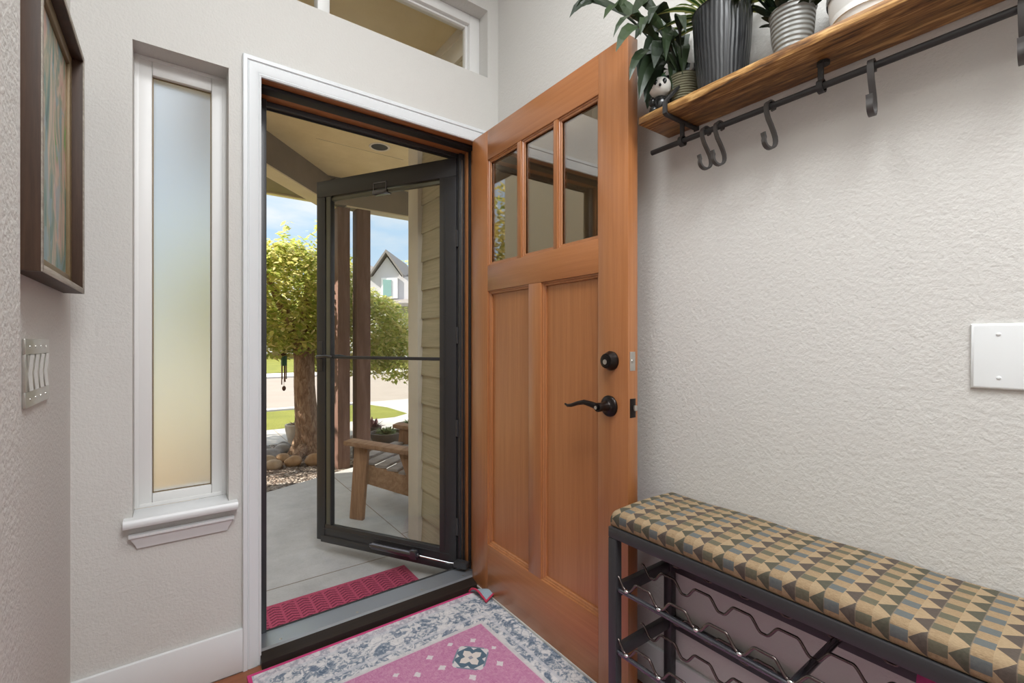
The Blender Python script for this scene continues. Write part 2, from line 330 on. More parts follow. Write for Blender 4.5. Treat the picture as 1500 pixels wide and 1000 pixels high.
# ------------------------------------------------------------------ mesh builder
class MB:
    def __init__(s): s.bm = bmesh.new(); s.uv = s.bm.loops.layers.uv.new('UVMap'); s.mi = 0
    def _faces(s, fs):
        for f in fs: f.material_index = s.mi
    def box(s, a, b, bev=0, seg=2, mat=None):
        a = Vector(a); b = Vector(b); lo = Vector(map(min, a, b)); hi = Vector(map(max, a, b))
        r = bmesh.ops.create_cube(s.bm, size=1)['verts']
        for v in r: v.co = Vector([lo[i] + (v.co[i] + .5) * (hi[i] - lo[i]) for i in range(3)])
        fs = set(f for v in r for f in v.link_faces)
        before = set(s.bm.faces) - fs if bev else None
        if bev:
            es = list(set(e for v in r for e in v.link_edges))
            q = bmesh.ops.bevel(s.bm, geom=es, offset=min(bev, .45 * min(hi - lo)), segments=seg, affect='EDGES', profile=.5)
            fs = set(s.bm.faces) - before; r = list(set(v for f in fs for v in f.verts))
        s._faces(fs)
        if mat is not None:
            for v in r: v.co = mat @ v.co
        return r
    def beam(s, p, q, wd, ht, up=(0, 0, 1), bev=0):
        p = Vector(p); q = Vector(q); d = (q - p); L = d.length; d.normalize(); u = Vector(up); sd = d.cross(u).normalized(); u2 = sd.cross(d)
        m = Matrix((( d.x, sd.x, u2.x, p.x), (d.y, sd.y, u2.y, p.y), (d.z, sd.z, u2.z, p.z), (0, 0, 0, 1)))
        return s.box((0, -wd / 2, -ht / 2), (L, wd / 2, ht / 2), bev, 2, m)
    def ringstrip(s, rings, closed=True, caps=True):
        vs = [[s.bm.verts.new(p) for p in r] for r in rings]; n = len(rings[0]); fs = []
        for i in range(len(vs) - 1):
            for j in range(n if closed else n - 1):
                k = (j + 1) % n
                try: fs.append(s.bm.faces.new((vs[i][j], vs[i][k], vs[i + 1][k], vs[i + 1][j])))
                except ValueError: pass
        if caps and closed:
            fs.append(s.bm.faces.new(list(reversed(vs[0])))); fs.append(s.bm.faces.new(vs[-1]))
        s._faces(fs); return vs
    def tube(s, pts, r, n=10, caps=True):
        pts = [Vector(p) for p in pts]; rr = r if isinstance(r, (list, tuple)) else [r] * len(pts)
        rings = []; nrm = None
        for i, p in enumerate(pts):
            t = (pts[min(i + 1, len(pts) - 1)] - pts[max(i - 1, 0)]).normalized()
            if nrm is None:
                nrm = t.cross(Vector((0, 0, 1)))
                if nrm.length < .01: nrm = t.cross(Vector((1, 0, 0)))
            nrm = (nrm - t * nrm.dot(t)).normalized(); bn = t.cross(nrm)
            rings.append([p + (nrm * math.cos(2 * math.pi * k / n) + bn * math.sin(2 * math.pi * k / n)) * rr[i] for k in range(n)])
        s.ringstrip(rings, True, caps)
    def bar(s, pts, side, wd, th):
        """flat bar following pts; wd along 'side', th along the in-plane normal"""
        pts = [Vector(p) for p in pts]; side = Vector(side).normalized(); rings = []
        for i, p in enumerate(pts):
            t = (pts[min(i + 1, len(pts) - 1)] - pts[max(i - 1, 0)]).normalized(); nn = side.cross(t).normalized()
            rings.append([p + side * (wd / 2) * a + nn * (th / 2) * b for a, b in ((-1, -1), (1, -1), (1, 1), (-1, 1))])
        s.ringstrip(rings)
    def lathe(s, prof, c=(0, 0, 0), n=32, axis='Z', caps=True):
        c = Vector(c); rings = []
        for r, h in prof:
            ring = []
            for k in range(n):
                a = 2 * math.pi * k / n; x, y = r * math.cos(a), r * math.sin(a)
                ring.append(c + (Vector((x, y, h)) if axis == 'Z' else Vector((h, x, y)) if axis == 'X' else Vector((y, h, x))))
            rings.append(ring)
        s.ringstrip(rings, True, caps)
    def prism(s, poly, vec):
        vec = Vector(vec); a = [Vector(p) for p in poly]; s.ringstrip([a, [p + vec for p in a]])
    def ball(s, c, r, sub=3, sq=(1, 1, 1), noise=0, seed=0):
        q = bmesh.ops.create_icosphere(s.bm, subdivisions=sub, radius=1)['verts']
        rnd = random.Random(seed); ph = [rnd.uniform(0, 6.28) for _ in range(6)]
        for v in q:
            d = v.co.normalized()
            k = 1 + noise * (math.sin(3 * d.x + ph[0]) * .5 + math.sin(4 * d.y + ph[1]) * .4 + math.sin(5 * d.z + ph[2]) * .3 + math.sin(7 * d.x * d.y + ph[3]) * .4)
            v.co = Vector(c) + Vector((d.x * r * sq[0], d.y * r * sq[1], d.z * r * sq[2])) * k
        s._faces(set(f for v in q for f in v.link_faces))
    def quad(s, pts, uvs=None):
        vs = [s.bm.verts.new(p) for p in pts]; f = s.bm.faces.new(vs); f.material_index = s.mi
        if uvs:
            for l, u in zip(f.loops, uvs): l[s.uv].uv = u
        return f
    def blade(s, pts, wd, side, fold=.25, prof=None):
        """leaf blade along pts, 'wd' widest, folded along the midrib"""
        pts = [Vector(p) for p in pts]; n = len(pts); side = Vector(side).normalized(); rows = []
        for i, p in enumerate(pts):
            t = (pts[min(i + 1, n - 1)] - pts[max(i - 1, 0)]).normalized(); sd = (side - t * side.dot(t)).normalized(); nn = t.cross(sd)
            f = i / (n - 1); w_ = wd * (prof(f) if prof else math.sin(math.pi * min(.999, f * .93 + .05)) ** .75) / 2
            rows.append((p - sd * w_ + nn * w_ * fold, p, p + sd * w_ + nn * w_ * fold))
        vs = [[s.bm.verts.new(q) for q in r] for r in rows]
        for i in range(n - 1):
            for j in range(2):
                f = s.bm.faces.new((vs[i][j], vs[i][j + 1], vs[i + 1][j + 1], vs[i + 1][j])); f.material_index = s.mi
                uu = (j * .5, j * .5 + .5, j * .5 + .5, j * .5); vv = (i / (n - 1), i / (n - 1), (i + 1) / (n - 1), (i + 1) / (n - 1))
                for l, a, b in zip(f.loops, uu, vv): l[s.uv].uv = (a, b)
    def build(s, name, mats, parent=None, local=False, smooth=30, origin=None):
        me = bpy.data.meshes.new(name)
        bmesh.ops.recalc_face_normals(s.bm, faces=s.bm.faces[:]) if smooth != 'leaf' else None
        if parent is not None and not local:
            inv = ROOT[parent.name].inverted(); bmesh.ops.transform(s.bm, matrix=inv, verts=s.bm.verts[:])
        elif parent is None and origin is not None:
            bmesh.ops.translate(s.bm, vec=-Vector(origin), verts=s.bm.verts[:])
        s.bm.to_mesh(me); s.bm.free()
        for m in (mats if isinstance(mats, (list, tuple)) else [mats]): me.materials.append(M[m])
        o = bpy.data.objects.new(name, me); C.objects.link(o)
        if smooth and smooth != 'leaf':
            me.shade_smooth(); me.set_sharp_from_angle(angle=R(smooth))
        if parent is not None: o.parent = parent; ROOT[o.name] = ROOT[parent.name]
        else:
            o.location = origin or (0, 0, 0); ROOT[o.name] = Matrix.Translation(o.location)
        return o
ROOT = {}
def tag(o, label=None, cat=None, group=None, kind=None):
    if label: o['label'] = label
    if cat: o['category'] = cat
    if group: o['group'] = group
    if kind: o['kind'] = kind
    return o
def empty(name, loc, rz=0, label=None, cat=None, group=None, kind=None):
    o = bpy.data.objects.new(name, None); C.objects.link(o); o.location = loc; o.rotation_euler = (0, 0, rz); o.empty_display_size = .05
    ROOT[o.name] = Matrix.Translation(loc) @ Matrix.Rotation(rz, 4, 'Z')
    return tag(o, label, cat, group, kind)
def bx(name, a, b, mat, parent=None, bev=0, local=False, smooth=30):
    m = MB(); m.box(a, b, bev); return m.build(name, mat, parent, local, smooth)
def struct(o, label=None): o['kind'] = 'structure'; return tag(o, label)
def copy_tree(o, parent=None):
    c = o.copy(); C.objects.link(c); ROOT[c.name] = ROOT[o.name]
    if parent is not None: c.parent = parent
    for ch in list(o.children): copy_tree(ch, c)
    return c

# ------------------------------------------------------------------ room shell
WX, WY, WY2, LX, CEIL = 1.2555, 1.8147, 1.965, -.2348, 3.0
def wall_with_holes(name, x0, x1, z0, z1, y0, y1, holes, mat):
    m = MB(); xs = sorted({x0, x1, *[h[0] for h in holes], *[h[1] for h in holes]}); zs = sorted({z0, z1, *[h[2] for h in holes], *[h[3] for h in holes]})
    xs = [q for q in xs if x0 <= q <= x1]; zs = [q for q in zs if z0 <= q <= z1]
    solid = {}
    for i in range(len(xs) - 1):
        for j in range(len(zs) - 1):
            cx, cz = (xs[i] + xs[i + 1]) / 2, (zs[j] + zs[j + 1]) / 2
            solid[i, j] = not any(h[0] < cx < h[1] and h[2] < cz < h[3] for h in holes)
    for (i, j), sld in solid.items():
        if not sld: continue
        a, b, c, d = xs[i], xs[i + 1], zs[j], zs[j + 1]
        m.quad([(a, y0, c), (b, y0, c), (b, y0, d), (a, y0, d)]); m.quad([(a, y1, c), (a, y1, d), (b, y1, d), (b, y1, c)])
        if not solid.get((i - 1, j)): m.quad([(a, y0, c), (a, y0, d), (a, y1, d), (a, y1, c)])
        if not solid.get((i + 1, j)): m.quad([(b, y0, c), (b, y1, c), (b, y1, d), (b, y0, d)])
        if not solid.get((i, j - 1)): m.quad([(a, y0, c), (a, y1, c), (b, y1, c), (b, y0, c)])
        if not solid.get((i, j + 1)): m.quad([(a, y0, d), (b, y0, d), (b, y1, d), (a, y1, d)])
    bmesh.ops.remove_doubles(m.bm, verts=m.bm.verts[:], dist=1e-5)
    return m.build(name, mat, smooth=0)
DOOR = (.226, 1.176, -.2, 2.07); SIDE = (-.0971, .1534, .558, 2.0405); TRAN = (-.18, 1.1965, 2.3620, 2.6775)
struct(wall_with_holes('wall_front', LX - .1, WX + .1, -.02, CEIL, WY, WY2, [DOOR, SIDE, TRAN], 'wall_paint'))
ext = wall_with_holes('wall_exterior', -5, 3.4, -.2, 3.35, WY2 + .002, WY2 + .02, [(.20, 1.20, -.3, 2.09), (-.12, .175, .54, 2.06), (-.2, 1.215, 2.345, 2.695)], 'siding_left'); struct(ext)
struct(bx('porch_shade_wall', (-2.0, WY2 + .02, -.2), (-1.35, 5.25, 3.9), 'siding_left'))  # unseen wall, added for the door-glass reflection and to shade the slab
struct(bx('wall_right', (WX, -3.0, -.02), (WX + .1, WY, CEIL), 'wall_paint'))
struct(bx('wall_left', (LX - .1, .768, -.02), (LX, WY, CEIL), 'wall_paint'))
m = MB(); m.box((-.335, -3.0, -.02), (-.140, .767, CEIL), .008, 3); struct(m.build('wall_near', 'wall_paint'))
struct(bx('wall_back', (-.335, -3.1, -.02), (WX + .1, -3.0, CEIL), 'wall_paint'))
struct(bx('ceiling', (-.335, -3.1, CEIL), (WX + .1, WY2, CEIL + .1), 'white_trim'))
m = MB(); m.box((-.335, -3.1, -.06), (WX, 1.80, 0)); struct(m.build('floor', 'floor_wood'))
struct(bx('baseboard_front', (LX, WY - .013, 0), (.1947, WY, .1445), 'white_trim', bev=.003))
struct(bx('baseboard_right', (WX - .013, -3.0, 0), (WX, WY - .02, .142), 'white_trim', bev=.003))

# door casing: moulded profile swept round three sides
prof = [(0, 0), (0, .009), (.006, .0115), (.010, .0085), (.014, .0105), (.026, .0125), (.040, .0145), (.0445, .0115), (.047, .017), (.058, .0175), (.061, .015), (.061, 0)]
XI0, XI1, ZI = .2495, 1.158, 2.0392
rings = []
for cx, cz, kx, kz in ((XI0, 0, -1, 0), (XI0, ZI, -1, 1), (XI1, ZI, 1, 1), (XI1, 0, 1, 0)):
    rings.append([Vector((cx + kx * a * .92, WY - d, cz + kz * a)) for a, d in prof])
m = MB(); m.ringstrip(rings); struct(m.build('trim_1', 'casing_white', smooth=20))

# jambs and head of the front door
m = MB()
m.box((.226, 1.8147, 0), (.2468, 1.962, 2.045), .001); m.box((1.156, 1.822, 0), (1.176, 1.962, 2.045), .001)
m.box((.2468, 1.915, 0), (.2568, 1.940, 2.035), .001); m.box((1.146, 1.915, 0), (1.156, 1.940, 2.035), .001)
m.mi = 1; m.box((.226, 1.8147, 2.045), (1.176, 1.962, 2.066), .001); m.box((.2468, 1.9145, 2.034), (1.156, 1.966, 2.045), .002)
m.mi = 2; m.box((.2468, 1.862, 2.031), (1.156, 1.9145, 2.0455), .003); m.box((.2468, 1.870, 0), (.2528, 1.9145, 2.031), .002); m.box((1.1495, 1.895, .03), (1.1565, 1.9145, 2.031), .002)
struct(m.build('trim_2', ['jamb_wood', 'head_wood', 'weatherstrip']), 'stained wood jambs and head around the front doorway')
# threshold
m = MB(); m.prism([(.2468, 1.770, .0), (.2468, 1.773, .022), (.2468, 1.820, .034), (.2468, 1.820, .0)], (.9102, 0, 0))
m.mi = 1; m.prism([(.2468, 1.8205, -.06), (.2468, 1.8205, .033), (.2468, 1.835, .036), (.2468, 1.850, .031), (.2468, 1.945, .027), (.2468, 1.985, .012), (.2468, 1.985, -.06)], (.9102, 0, 0))
m.mi = 2; m.prism([(.2468, 1.945, .0272), (.2468, 1.952, .031), (.2468, 1.962, .025)], (.9102, 0, 0))
for X in (.32, .60, .88, 1.09): m.mi = 3; m.lathe([(.0055, .0296), (.0055, .0312), (.003, .032)], (X, 1.862, 0), 12)
struct(m.build('trim_3', ['sill_wood', 'sill_metal', 'rubber', 'nickel']), 'dark wood and metal threshold under the doorway')

# ------------------------------------------------------------------ sidelight window
wr = empty('window_1', (.028, 1.90, .585), 0, 'narrow frosted glass sidelight window left of the doorway', 'window', None, 'structure')
m = MB(); x0, x1, z0, z1, g = SIDE[0], SIDE[1], .585, SIDE[3], (-.0519, .110, .6245, 1.985)
def frame_rect(m, x0, x1, z0, z1, a0, a1, b0, b1, y0, y1, bev=.003):
    m.box((x0, y0, z0), (a0, y1, z1), bev); m.box((a1, y0, z0), (x1, y1, z1), bev); m.box((a0, y0, z0), (a1, y1, b0), bev); m.box((a0, y0, b1), (a1, y1, z1), bev)
frame_rect(m, x0, x1, z0, z1, g[0], g[1], g[2], g[3], 1.8985, 1.962, .004)
frame_rect(m, x0, x1, z0, z1, x0 + .012, x1 - .012, z0 + .012, z1 - .012, 1.896, 1.90, .001)
m.build('window_frame', 'vinyl', wr)
m = MB(); m.box((g[0] - .004, 1.918, g[2] - .004), (g[1] + .004, 1.922, g[3] + .004)); m.build('pane', 'frosted_glass', wr)
m = MB(); frame_rect(m, g[0], g[1], g[2], g[3], g[0] + .003, g[1] - .003, g[2] + .003, g[3] - .003, 1.9125, 1.9175, 0); m.build('bead', 'gold', wr)
m = MB()
m.box((SIDE[0], 1.80, .560), (SIDE[1], 1.897, .585), .002)
m.prism([(-.118, 1.8145, .558), (-.118, 1.8145, .585), (-.118, 1.786, .584), (-.118, 1.780, .578), (-.118, 1.779, .568), (-.118, 1.783, .560)], (.296, 0, 0))
st = m.build('window_sill', 'white_trim', wr, smooth=40)
# apron: cove that narrows towards the bottom
pts = [(.534, .024, 0), (.527, .023, .001), (.524, .018, .004), (.512, .014, .010), (.500, .010, .016), (.494, .008, .018), (.489, .007, .0195), (.489, 0, .0195)]
m = MB(); rings = []
rings = [[Vector((x, WY - d, z)) for x, z, d in [(-.106 + e, zz, dd) for zz, dd, e in pts] + [(-.106, .534, 0)]], [Vector((x, WY - d, z)) for x, z, d in [(.168 - e, zz, dd) for zz, dd, e in pts] + [(.168, .534, 0)]]]
m.ringstrip(rings); m.build('apron', 'white_trim', wr, smooth=20)

# ------------------------------------------------------------------ transom window
tr = empty('window_2', (.5, 1.90, TRAN[2]), 0, 'wide clear transom window above the doorway', 'window', None, 'structure')
m = MB(); m.box((TRAN[0], 1.887, TRAN[2]), (TRAN[0] + .05, 1.955, TRAN[3]), .003)
frame_rect(m, TRAN[0], TRAN[1], TRAN[2], TRAN[3], TRAN[0] + .05, TRAN[1] - .055, TRAN[2] + .05, TRAN[3] - .045, 1.887, 1.955)
m.box((.455, 1.889, TRAN[2] + .05), (.498, 1.95, TRAN[3] - .045), .003)
m.build('window_frame', 'vinyl', tr)
m = MB(); frame_rect(m, .498, TRAN[1] - .055, TRAN[2] + .05, TRAN[3] - .045, .505, TRAN[1] - .068, TRAN[2] + .058, TRAN[3] - .056, 1.905, 1.935); m.build('sash_bead', 'vinyl', tr)
m = MB(); m.box((TRAN[0] + .045, 1.918, TRAN[2] + .045), (.46, 1.922, TRAN[3] - .04)); m.build('pane', 'glass', tr)
m = MB(); m.box((.5, 1.918, TRAN[2] + .055), (TRAN[1] - .066, 1.922, TRAN[3] - .054)); m.build('pane', 'glass', tr)

# ------------------------------------------------------------------ front door leaf (local: x from hinge, y thickness, z up)
rz = math.atan2(-1, -.0127)
dr = empty('door_1', (1.1136, 1.8175, 0), rz, 'open orange-stained wooden front door with three glass lites', 'door', None, 'structure')
L, T, ZB, ZT = .911, .044, .014, 2.044
m = MB()
def rail(a, b): m.mi = 1; m.box(a, b, .0015); m.mi = 0
m.box((0, 0, ZB), (.129, T, ZT), .0015); m.box((.789, 0, ZB), (L, T, ZT), .0015)
m.box((.422, 0, .232), (.497, T, 1.341), .0015)
m.box((.347, .001, 1.452), (.373, T - .001, 1.915), .0015); m.box((.569, .001, 1.452), (.589, T - .001, 1.915), .0015)
rail((.129, 0, ZB), (.789, T, .232)); rail((.129, 0, 1.341), (.789, T, 1.452)); rail((.129, 0, 1.915), (.789, T, ZT))
m.build('leaf', ['door_wood', 'door_wood_rail'], dr, True)
def sticking(m, a0, a1, b0, b1, depth, wd):
    """moulded edge inside an opening, both faces"""
    for ya, yb in ((.001, depth), (T - .001, T - depth)):
        pr = [(0, ya), (.06 * wd, ya + (yb - ya) * .28), (.38 * wd, ya + (yb - ya) * .33), (.50 * wd, ya + (yb - ya) * .52), (.9 * wd, ya + (yb - ya) * .60), (wd, ya + (yb - ya) * .70), (wd, yb), (0, yb)]
        rings = []
        for cx, cz, kx, kz in ((a0, b0, 1, 1), (a1, b0, -1, 1), (a1, b1, -1, -1), (a0, b1, 1, -1)):
            rings.append([Vector((cx + kx * e, y, cz + kz * e)) for e, y in pr])
        rings.append([p.copy() for p in rings[0]]); m.ringstrip(rings, True, False)
for a0, a1, b0, b1 in ((.129, .422, .232, 1.341), (.497, .789, .232, 1.341)):
    m = MB(); m.box((a0, .020, b0), (a1, T - .020, b1)); sticking(m, a0, a1, b0, b1, .020, .014)
    m.build('panel', 'door_wood', dr, True, 20)
for a0, a1 in ((.129, .347), (.373, .569), (.589, .789)):
    m = MB(); sticking(m, a0, a1, 1.452, 1.915, .016, .013); m.build('lite_bead', 'door_wood', dr, True, 20)
    m = MB(); m.box((a0 + .002, .019, 1.454), (a1 - .002, .024, 1.913)); m.build('pane', 'door_glass', dr, True)
m = MB(); m.box((.002, -.003, .0095), (L - .002, T + .003, .0185), .001); m.build('door_sweep', 'door_sweep', dr, True)
# lever
hd = MB(); hx_, hz = .8375, .918
hd.lathe([(.033, 0), (.0335, -.004), (.031, -.008), (.026, -.010), (.017, -.014), (.0145, -.019), (.0135, -.040), (.0145, -.052), (.013, -.056)], (hx_, 0, hz), 32, 'Y')
LV = [(0, 0), (.03, .006), (.06, .010), (.09, .004), (.12, -.006), (.142, -.010), (.156, -.006)]
hd.tube([(hx_ - a * .98, -.048 - .004 * math.sin(a * 20), hz + b) for a, b in LV], [.011, .0095, .008, .0068, .006, .005, .0035], 12)
hd.tube([(hx_ - .001, -.054, hz), (hx_ - .001, -.062, hz)], .008, 16)
h = hd.build('lever_handle', 'bronze', dr, True, 40)
m = MB(); m.lathe([(.0055, 0), (.0055, -.0012)], (hx_, -.062, hz), 16, 'Y'); m.build('keyhole', 'nickel', h, True)
m = MB(); m.lathe([(.033, T), (.0335, T + .004), (.031, T + .008), (.026, T + .010), (.015, T + .016), (.0135, T + .046), (.012, T + .05)], (hx_, 0, hz), 32, 'Y')
m.tube([(hx_ - a * .98, T + .043, hz + b) for a, b in LV], [.011, .0095, .008, .0068, .006, .005, .0035], 12); m.build('lever_handle', 'bronze', dr, True, 40)
m = MB(); m.lathe([(.030, 0), (.0305, -.006), (.028, -.012), (.0235, -.022), (.0225, -.026), (.0175, -.0275)], (.845, 0, 1.060), 32, 'Y'); dbo = m.build('deadbolt', 'bronze', dr, True, 40)
m = MB(); m.lathe([(.0165, -.0275), (.0165, -.029), (.015, -.0295)], (.845, 0, 1.060), 28, 'Y'); q = m.build('lock_cylinder', 'bronze', dbo, True)
m = MB(); m.lathe([(.0078, -.0292), (.0078, -.0305)], (.845, 0, 1.057), 20, 'Y'); m.box((.8443, -.031, 1.053), (.8457, -.0304, 1.061)); m.build('keyhole', 'nickel', dbo, True)
m = MB(); m.box((L - .001, .008, 1.031), (L + .0012, .032, 1.089), .0008); m.lathe([(.006, L + .0012), (.006, L + .003)], (0, .020, 1.060), 16, 'X'); m.build('strike_plate', 'nickel', dr, True)
m = MB(); m.box((L - .001, .008, .889), (L + .0012, .034, .947), .0008); pl = m.build('latch_plate', 'bronze', dr, True)
m = MB(); m.box((L + .0012, .019, .910), (L + .010, .033, .927), .003); m.build('latch_bolt', 'nickel', pl, True)
for z in (.22, 1.03, 1.82):
    m = MB(); m.tube([(-.005, T + .002, z - .05), (-.005, T + .002, z + .05)], .006, 12); m.build('hinge', 'bronze', dr, True)

# ------------------------------------------------------------------ storm door (local: x from hinge, y outward side, z up)
sa = math.atan2(.862, -.507)
sd = empty('door_2', (1.125, 1.965, 0), sa, 'black framed glass storm door swung open over the porch', 'door', None, 'structure')
SW, ST = .903, .030      # local y>0 faces the room side after rotation
m = MB()
m.box((.006, -.015, .012), (.099, .015, 1.925), .002); m.box((.847, -.015, .012), (SW, .015, 1.925), .002)
m.box((.006, -.015, 1.925), (SW, .015, 2.015), .002)
m.box((.02, -.012, .030), (.88, .012, .103), .002)
m.box((.02, -.017, .002), (SW - .03, .017, .04), .003)
m.box((.04, -.0155, .076), (SW - .05, .0155, .082), .001)
for x_ in (.064, .071): m.box((x_, .014, .10), (x_ + .002, .0165, 1.92))
m.build('frame', 'black_metal', sd, True)
m = MB(); m.box((.800, -.010, .103), (.838, .012, 1.925), .002); m.box((.099, -.010, 1.900), (.80, .010, 1.917), .002); m.build('screen_track', 'olive_seal', sd, True)
m = MB(); m.box((.798, -.012, .103), (.806, .016, 1.92), .001); m.box((.842, -.012, .103), (.848, .016, 1.92), .001); m.build('glazing_channel', 'black_metal', sd, True)
m = MB(); m.box((.10, -.002, .103), (.80, .002, 1.028)); m.build('pane', 'glass', sd, True)
m = MB(); m.box((.10, -.002, 1.038), (.80, .002, 1.905)); m.build('pane', 'glass', sd, True)
m = MB(); m.box((.086, -.010, 1.025), (.835, .012, 1.041), .003); m.build('meeting_rail', 'black_metal', sd, True)
m = MB(); m.box((.415, -.016, 1.895), (.51, .022, 1.915), .002); m.box((.42, .012, 1.915), (.425, .018, 1.955)); m.box((.500, .012, 1.915), (.505, .018, 1.955)); m.box((.42, .012, 1.95), (.505, .018, 1.956)); m.build('glass_latch', 'gunmetal', sd, True)
for s_ in (1, -1):
    m = MB(); m.box((.855, s_ * .013, .955), (.885, s_ * .020, 1.12), .003); m.tube([(.87, s_ * .015, 1.035), (.87, s_ * .045, 1.035), (.862, s_ * .052, 1.035), (.80, s_ * .052, 1.040), (.755, s_ * .050, 1.036)], [.011, .010, .009, .0075, .006], 12)
    m.build('lever_handle', 'black_metal', sd, True, 40)
m = MB(); m.tube([(.505, .040, .055), (.47, .040, .055)], .010, 14); m.tube([(.49, .040, .055), (.225, .040, .055)], .0165, 20); m.tube([(.225, .040, .055), (.20, .040, .055)], [.0165, .012], 16)
m.box((.46, .014, .045), (.50, .042, .066), .003); m.box((.21, .024, .036), (.25, .056, .08), .004)
cl = m.build('door_closer', 'gunmetal', sd, True, 40)
m = MB(); m.tube([(.21, .040, .055), (.02, .046, .055), (-.03, .040, .058)], .0045, 10); m.build('closer_rod', 'chrome', cl, True)
m = MB(); m.box((-.075, .02, .045), (-.005, .06, .072), .004); m.build('closer_bracket', 'black_metal', cl, True)
for z in (.22, .70, 1.15, 1.62):
    m = MB(); m.tube([(0, .012, z - .04), (0, .012, z + .04)], .007, 12); m.build('hinge', 'black_metal', sd, True)
# storm door's fixed frame on the jambs
m = MB()
m.box((.2568, 1.941, .025), (.286, 1.990, 2.03), .002); m.box((1.118, 1.941, .025), (1.146, 1.990, 2.03), .002); m.box((.2568, 1.9665, 2.016), (1.146, 1.998, 2.060), .002)
m.mi = 1; m.box((1.127, 1.936, .03), (1.131, 1.941, 2.0), 0)
m.mi = 2; m.box((.29, 1.985, 2.010), (1.115, 1.990, 2.0165), 0)
struct(m.build('trim_4', ['black_metal', 'nickel', 'rubber']), 'black metal storm door frame lining the doorway')

# ------------------------------------------------------------------ picture frame and switch plate on the left wall
PX, PY0, PY1, PZ0, PZ1 = -.1937, 1.194, 1.70, 1.249, 1.888
pf = empty('picture_frame', (LX + .001, (PY0 + PY1) / 2, PZ0), 0, 'deep dark wooden framed painting hung on the left wall', 'picture')
m = MB(); th = .014
m.box((LX + .001, PY0, PZ0), (PX, PY0 + th, PZ1), .001); m.box((LX + .001, PY1 - th, PZ0), (PX, PY1, PZ1), .001)
m.box((LX + .001, PY0 + th, PZ1 - th), (PX, PY1 - th, PZ1), .001); m.box((LX + .001, PY0 + th, PZ0), (PX, PY1 - th, PZ0 + th), .001)
m.build('frame', 'frame_wood', pf)
m = MB(); frame = [(PY0, PY0 + th, PZ0, PZ1), (PY1 - th, PY1, PZ0, PZ1), (PY0 + th, PY1 - th, PZ0, PZ0 + th), (PY0 + th, PY1 - th, PZ1 - th, PZ1)]
for a, b, c, d in frame: m.box((PX - .0002, a, c), (PX + .0018, b, d), .0006)
m.build('front_edge', 'frame_rim', pf)
m = MB(); yi0, yi1, zi0, zi1 = PY0 + th, PY1 - th, PZ0 + th, PZ1 - th
for a, b, c, d in ((yi0, yi0 + .03, zi0, zi1), (yi1 - .03, yi1, zi0, zi1), (yi0 + .03, yi1 - .03, zi0, zi0 + .03), (yi0 + .03, yi1 - .03, zi1 - .03, zi1)): m.box((LX + .008, a, c), (LX + .020, b, d), .003)
m.build('liner', 'gold', pf)
m = MB(); m.box((LX + .006, yi0 + .01, zi0 + .01), (LX + .012, yi1 - .01, zi1 - .01)); m.build('canvas', 'painting', pf)

sp = empty('switch_plate', (LX, 1.4, 1.0565), 0, 'polished metal four-gang rocker switch plate on the left wall', 'switch')
m = MB(); x_ = LX + .0005
SY0, SY1, SZ0, SZ1 = 1.282, 1.498, .9885, 1.125
ops = [(1.282 + .020 + k * .0475, 1.282 + .020 + k * .0475 + .034) for k in range(4)]
m.box((x_, SY0, SZ0), (x_ + .005, SY1, 1.020), .0012); m.box((x_, SY0, 1.094), (x_ + .005, SY1, SZ1), .0012)
ed = [SY0] + [q for o_ in ops for q in o_] + [SY1]
for k in range(0, len(ed), 2): m.box((x_, ed[k], 1.020), (x_ + .005, ed[k + 1], 1.094), .0008)
m.build('plate', 'nickel', sp)
for a, b in ops:
    m = MB(); rings = []
    for k in range(9):
        z = 1.021 + .072 * k / 8; d = .005 + .0025 * abs((k - 4) / 4) ** 1.5 + (.0008 if k > 4 else 0)
        rings.append([Vector((x_ + .001, a + .001, z)), Vector((x_ + d, a + .001, z)), Vector((x_ + d, b - .001, z)), Vector((x_ + .001, b - .001, z))])
    m.ringstrip(rings); m.build('rocker', 'chrome', sp, smooth=40)
    for z in (1.004, 1.110):
        m = MB(); m.lathe([(.0028, x_ + .005), (.0028, x_ + .0057), (.0015, x_ + .0062)], (0, (a + b) / 2, z), 12, 'X'); m.build('screw', 'chrome', sp)

# blank plate on the right wall
bp = empty('blank_plate', (WX, .13, 1.092), 0, 'white blank cover plate on the right wall above the bench', 'cover plate')
m = MB(); q0, q1, r0, r1 = .0675, .1923, 1.0294, 1.1541
m.prism([(WX, q0, r0), (WX, q1, r0), (WX, q1, r1), (WX, q0, r1)], (-.001, 0, 0))
rings = [[Vector((WX - d, a, b)) for a, b in ((q0 + e, r0 + e), (q1 - e, r0 + e), (q1 - e, r1 - e), (q0 + e, r1 - e))] for d, e in ((.001, 0), (.004, .0006), (.0062, .003), (.0066, .006))]
m.ringstrip(rings); m.build('plate', 'white_plastic', bp, smooth=40)
for y in (.1536, .1072):
    for z in (1.0518, 1.1337):
        m = MB(); m.lathe([(.0034, WX - .0064), (.0034, WX - .0074), (.002, WX - .008)], (0, y, z), 14, 'X'); m.box((WX - .0083, y - .0028, z - .0004), (WX - .0078, y + .0028, z + .0004)); m.build('screw', 'white_plastic', bp)

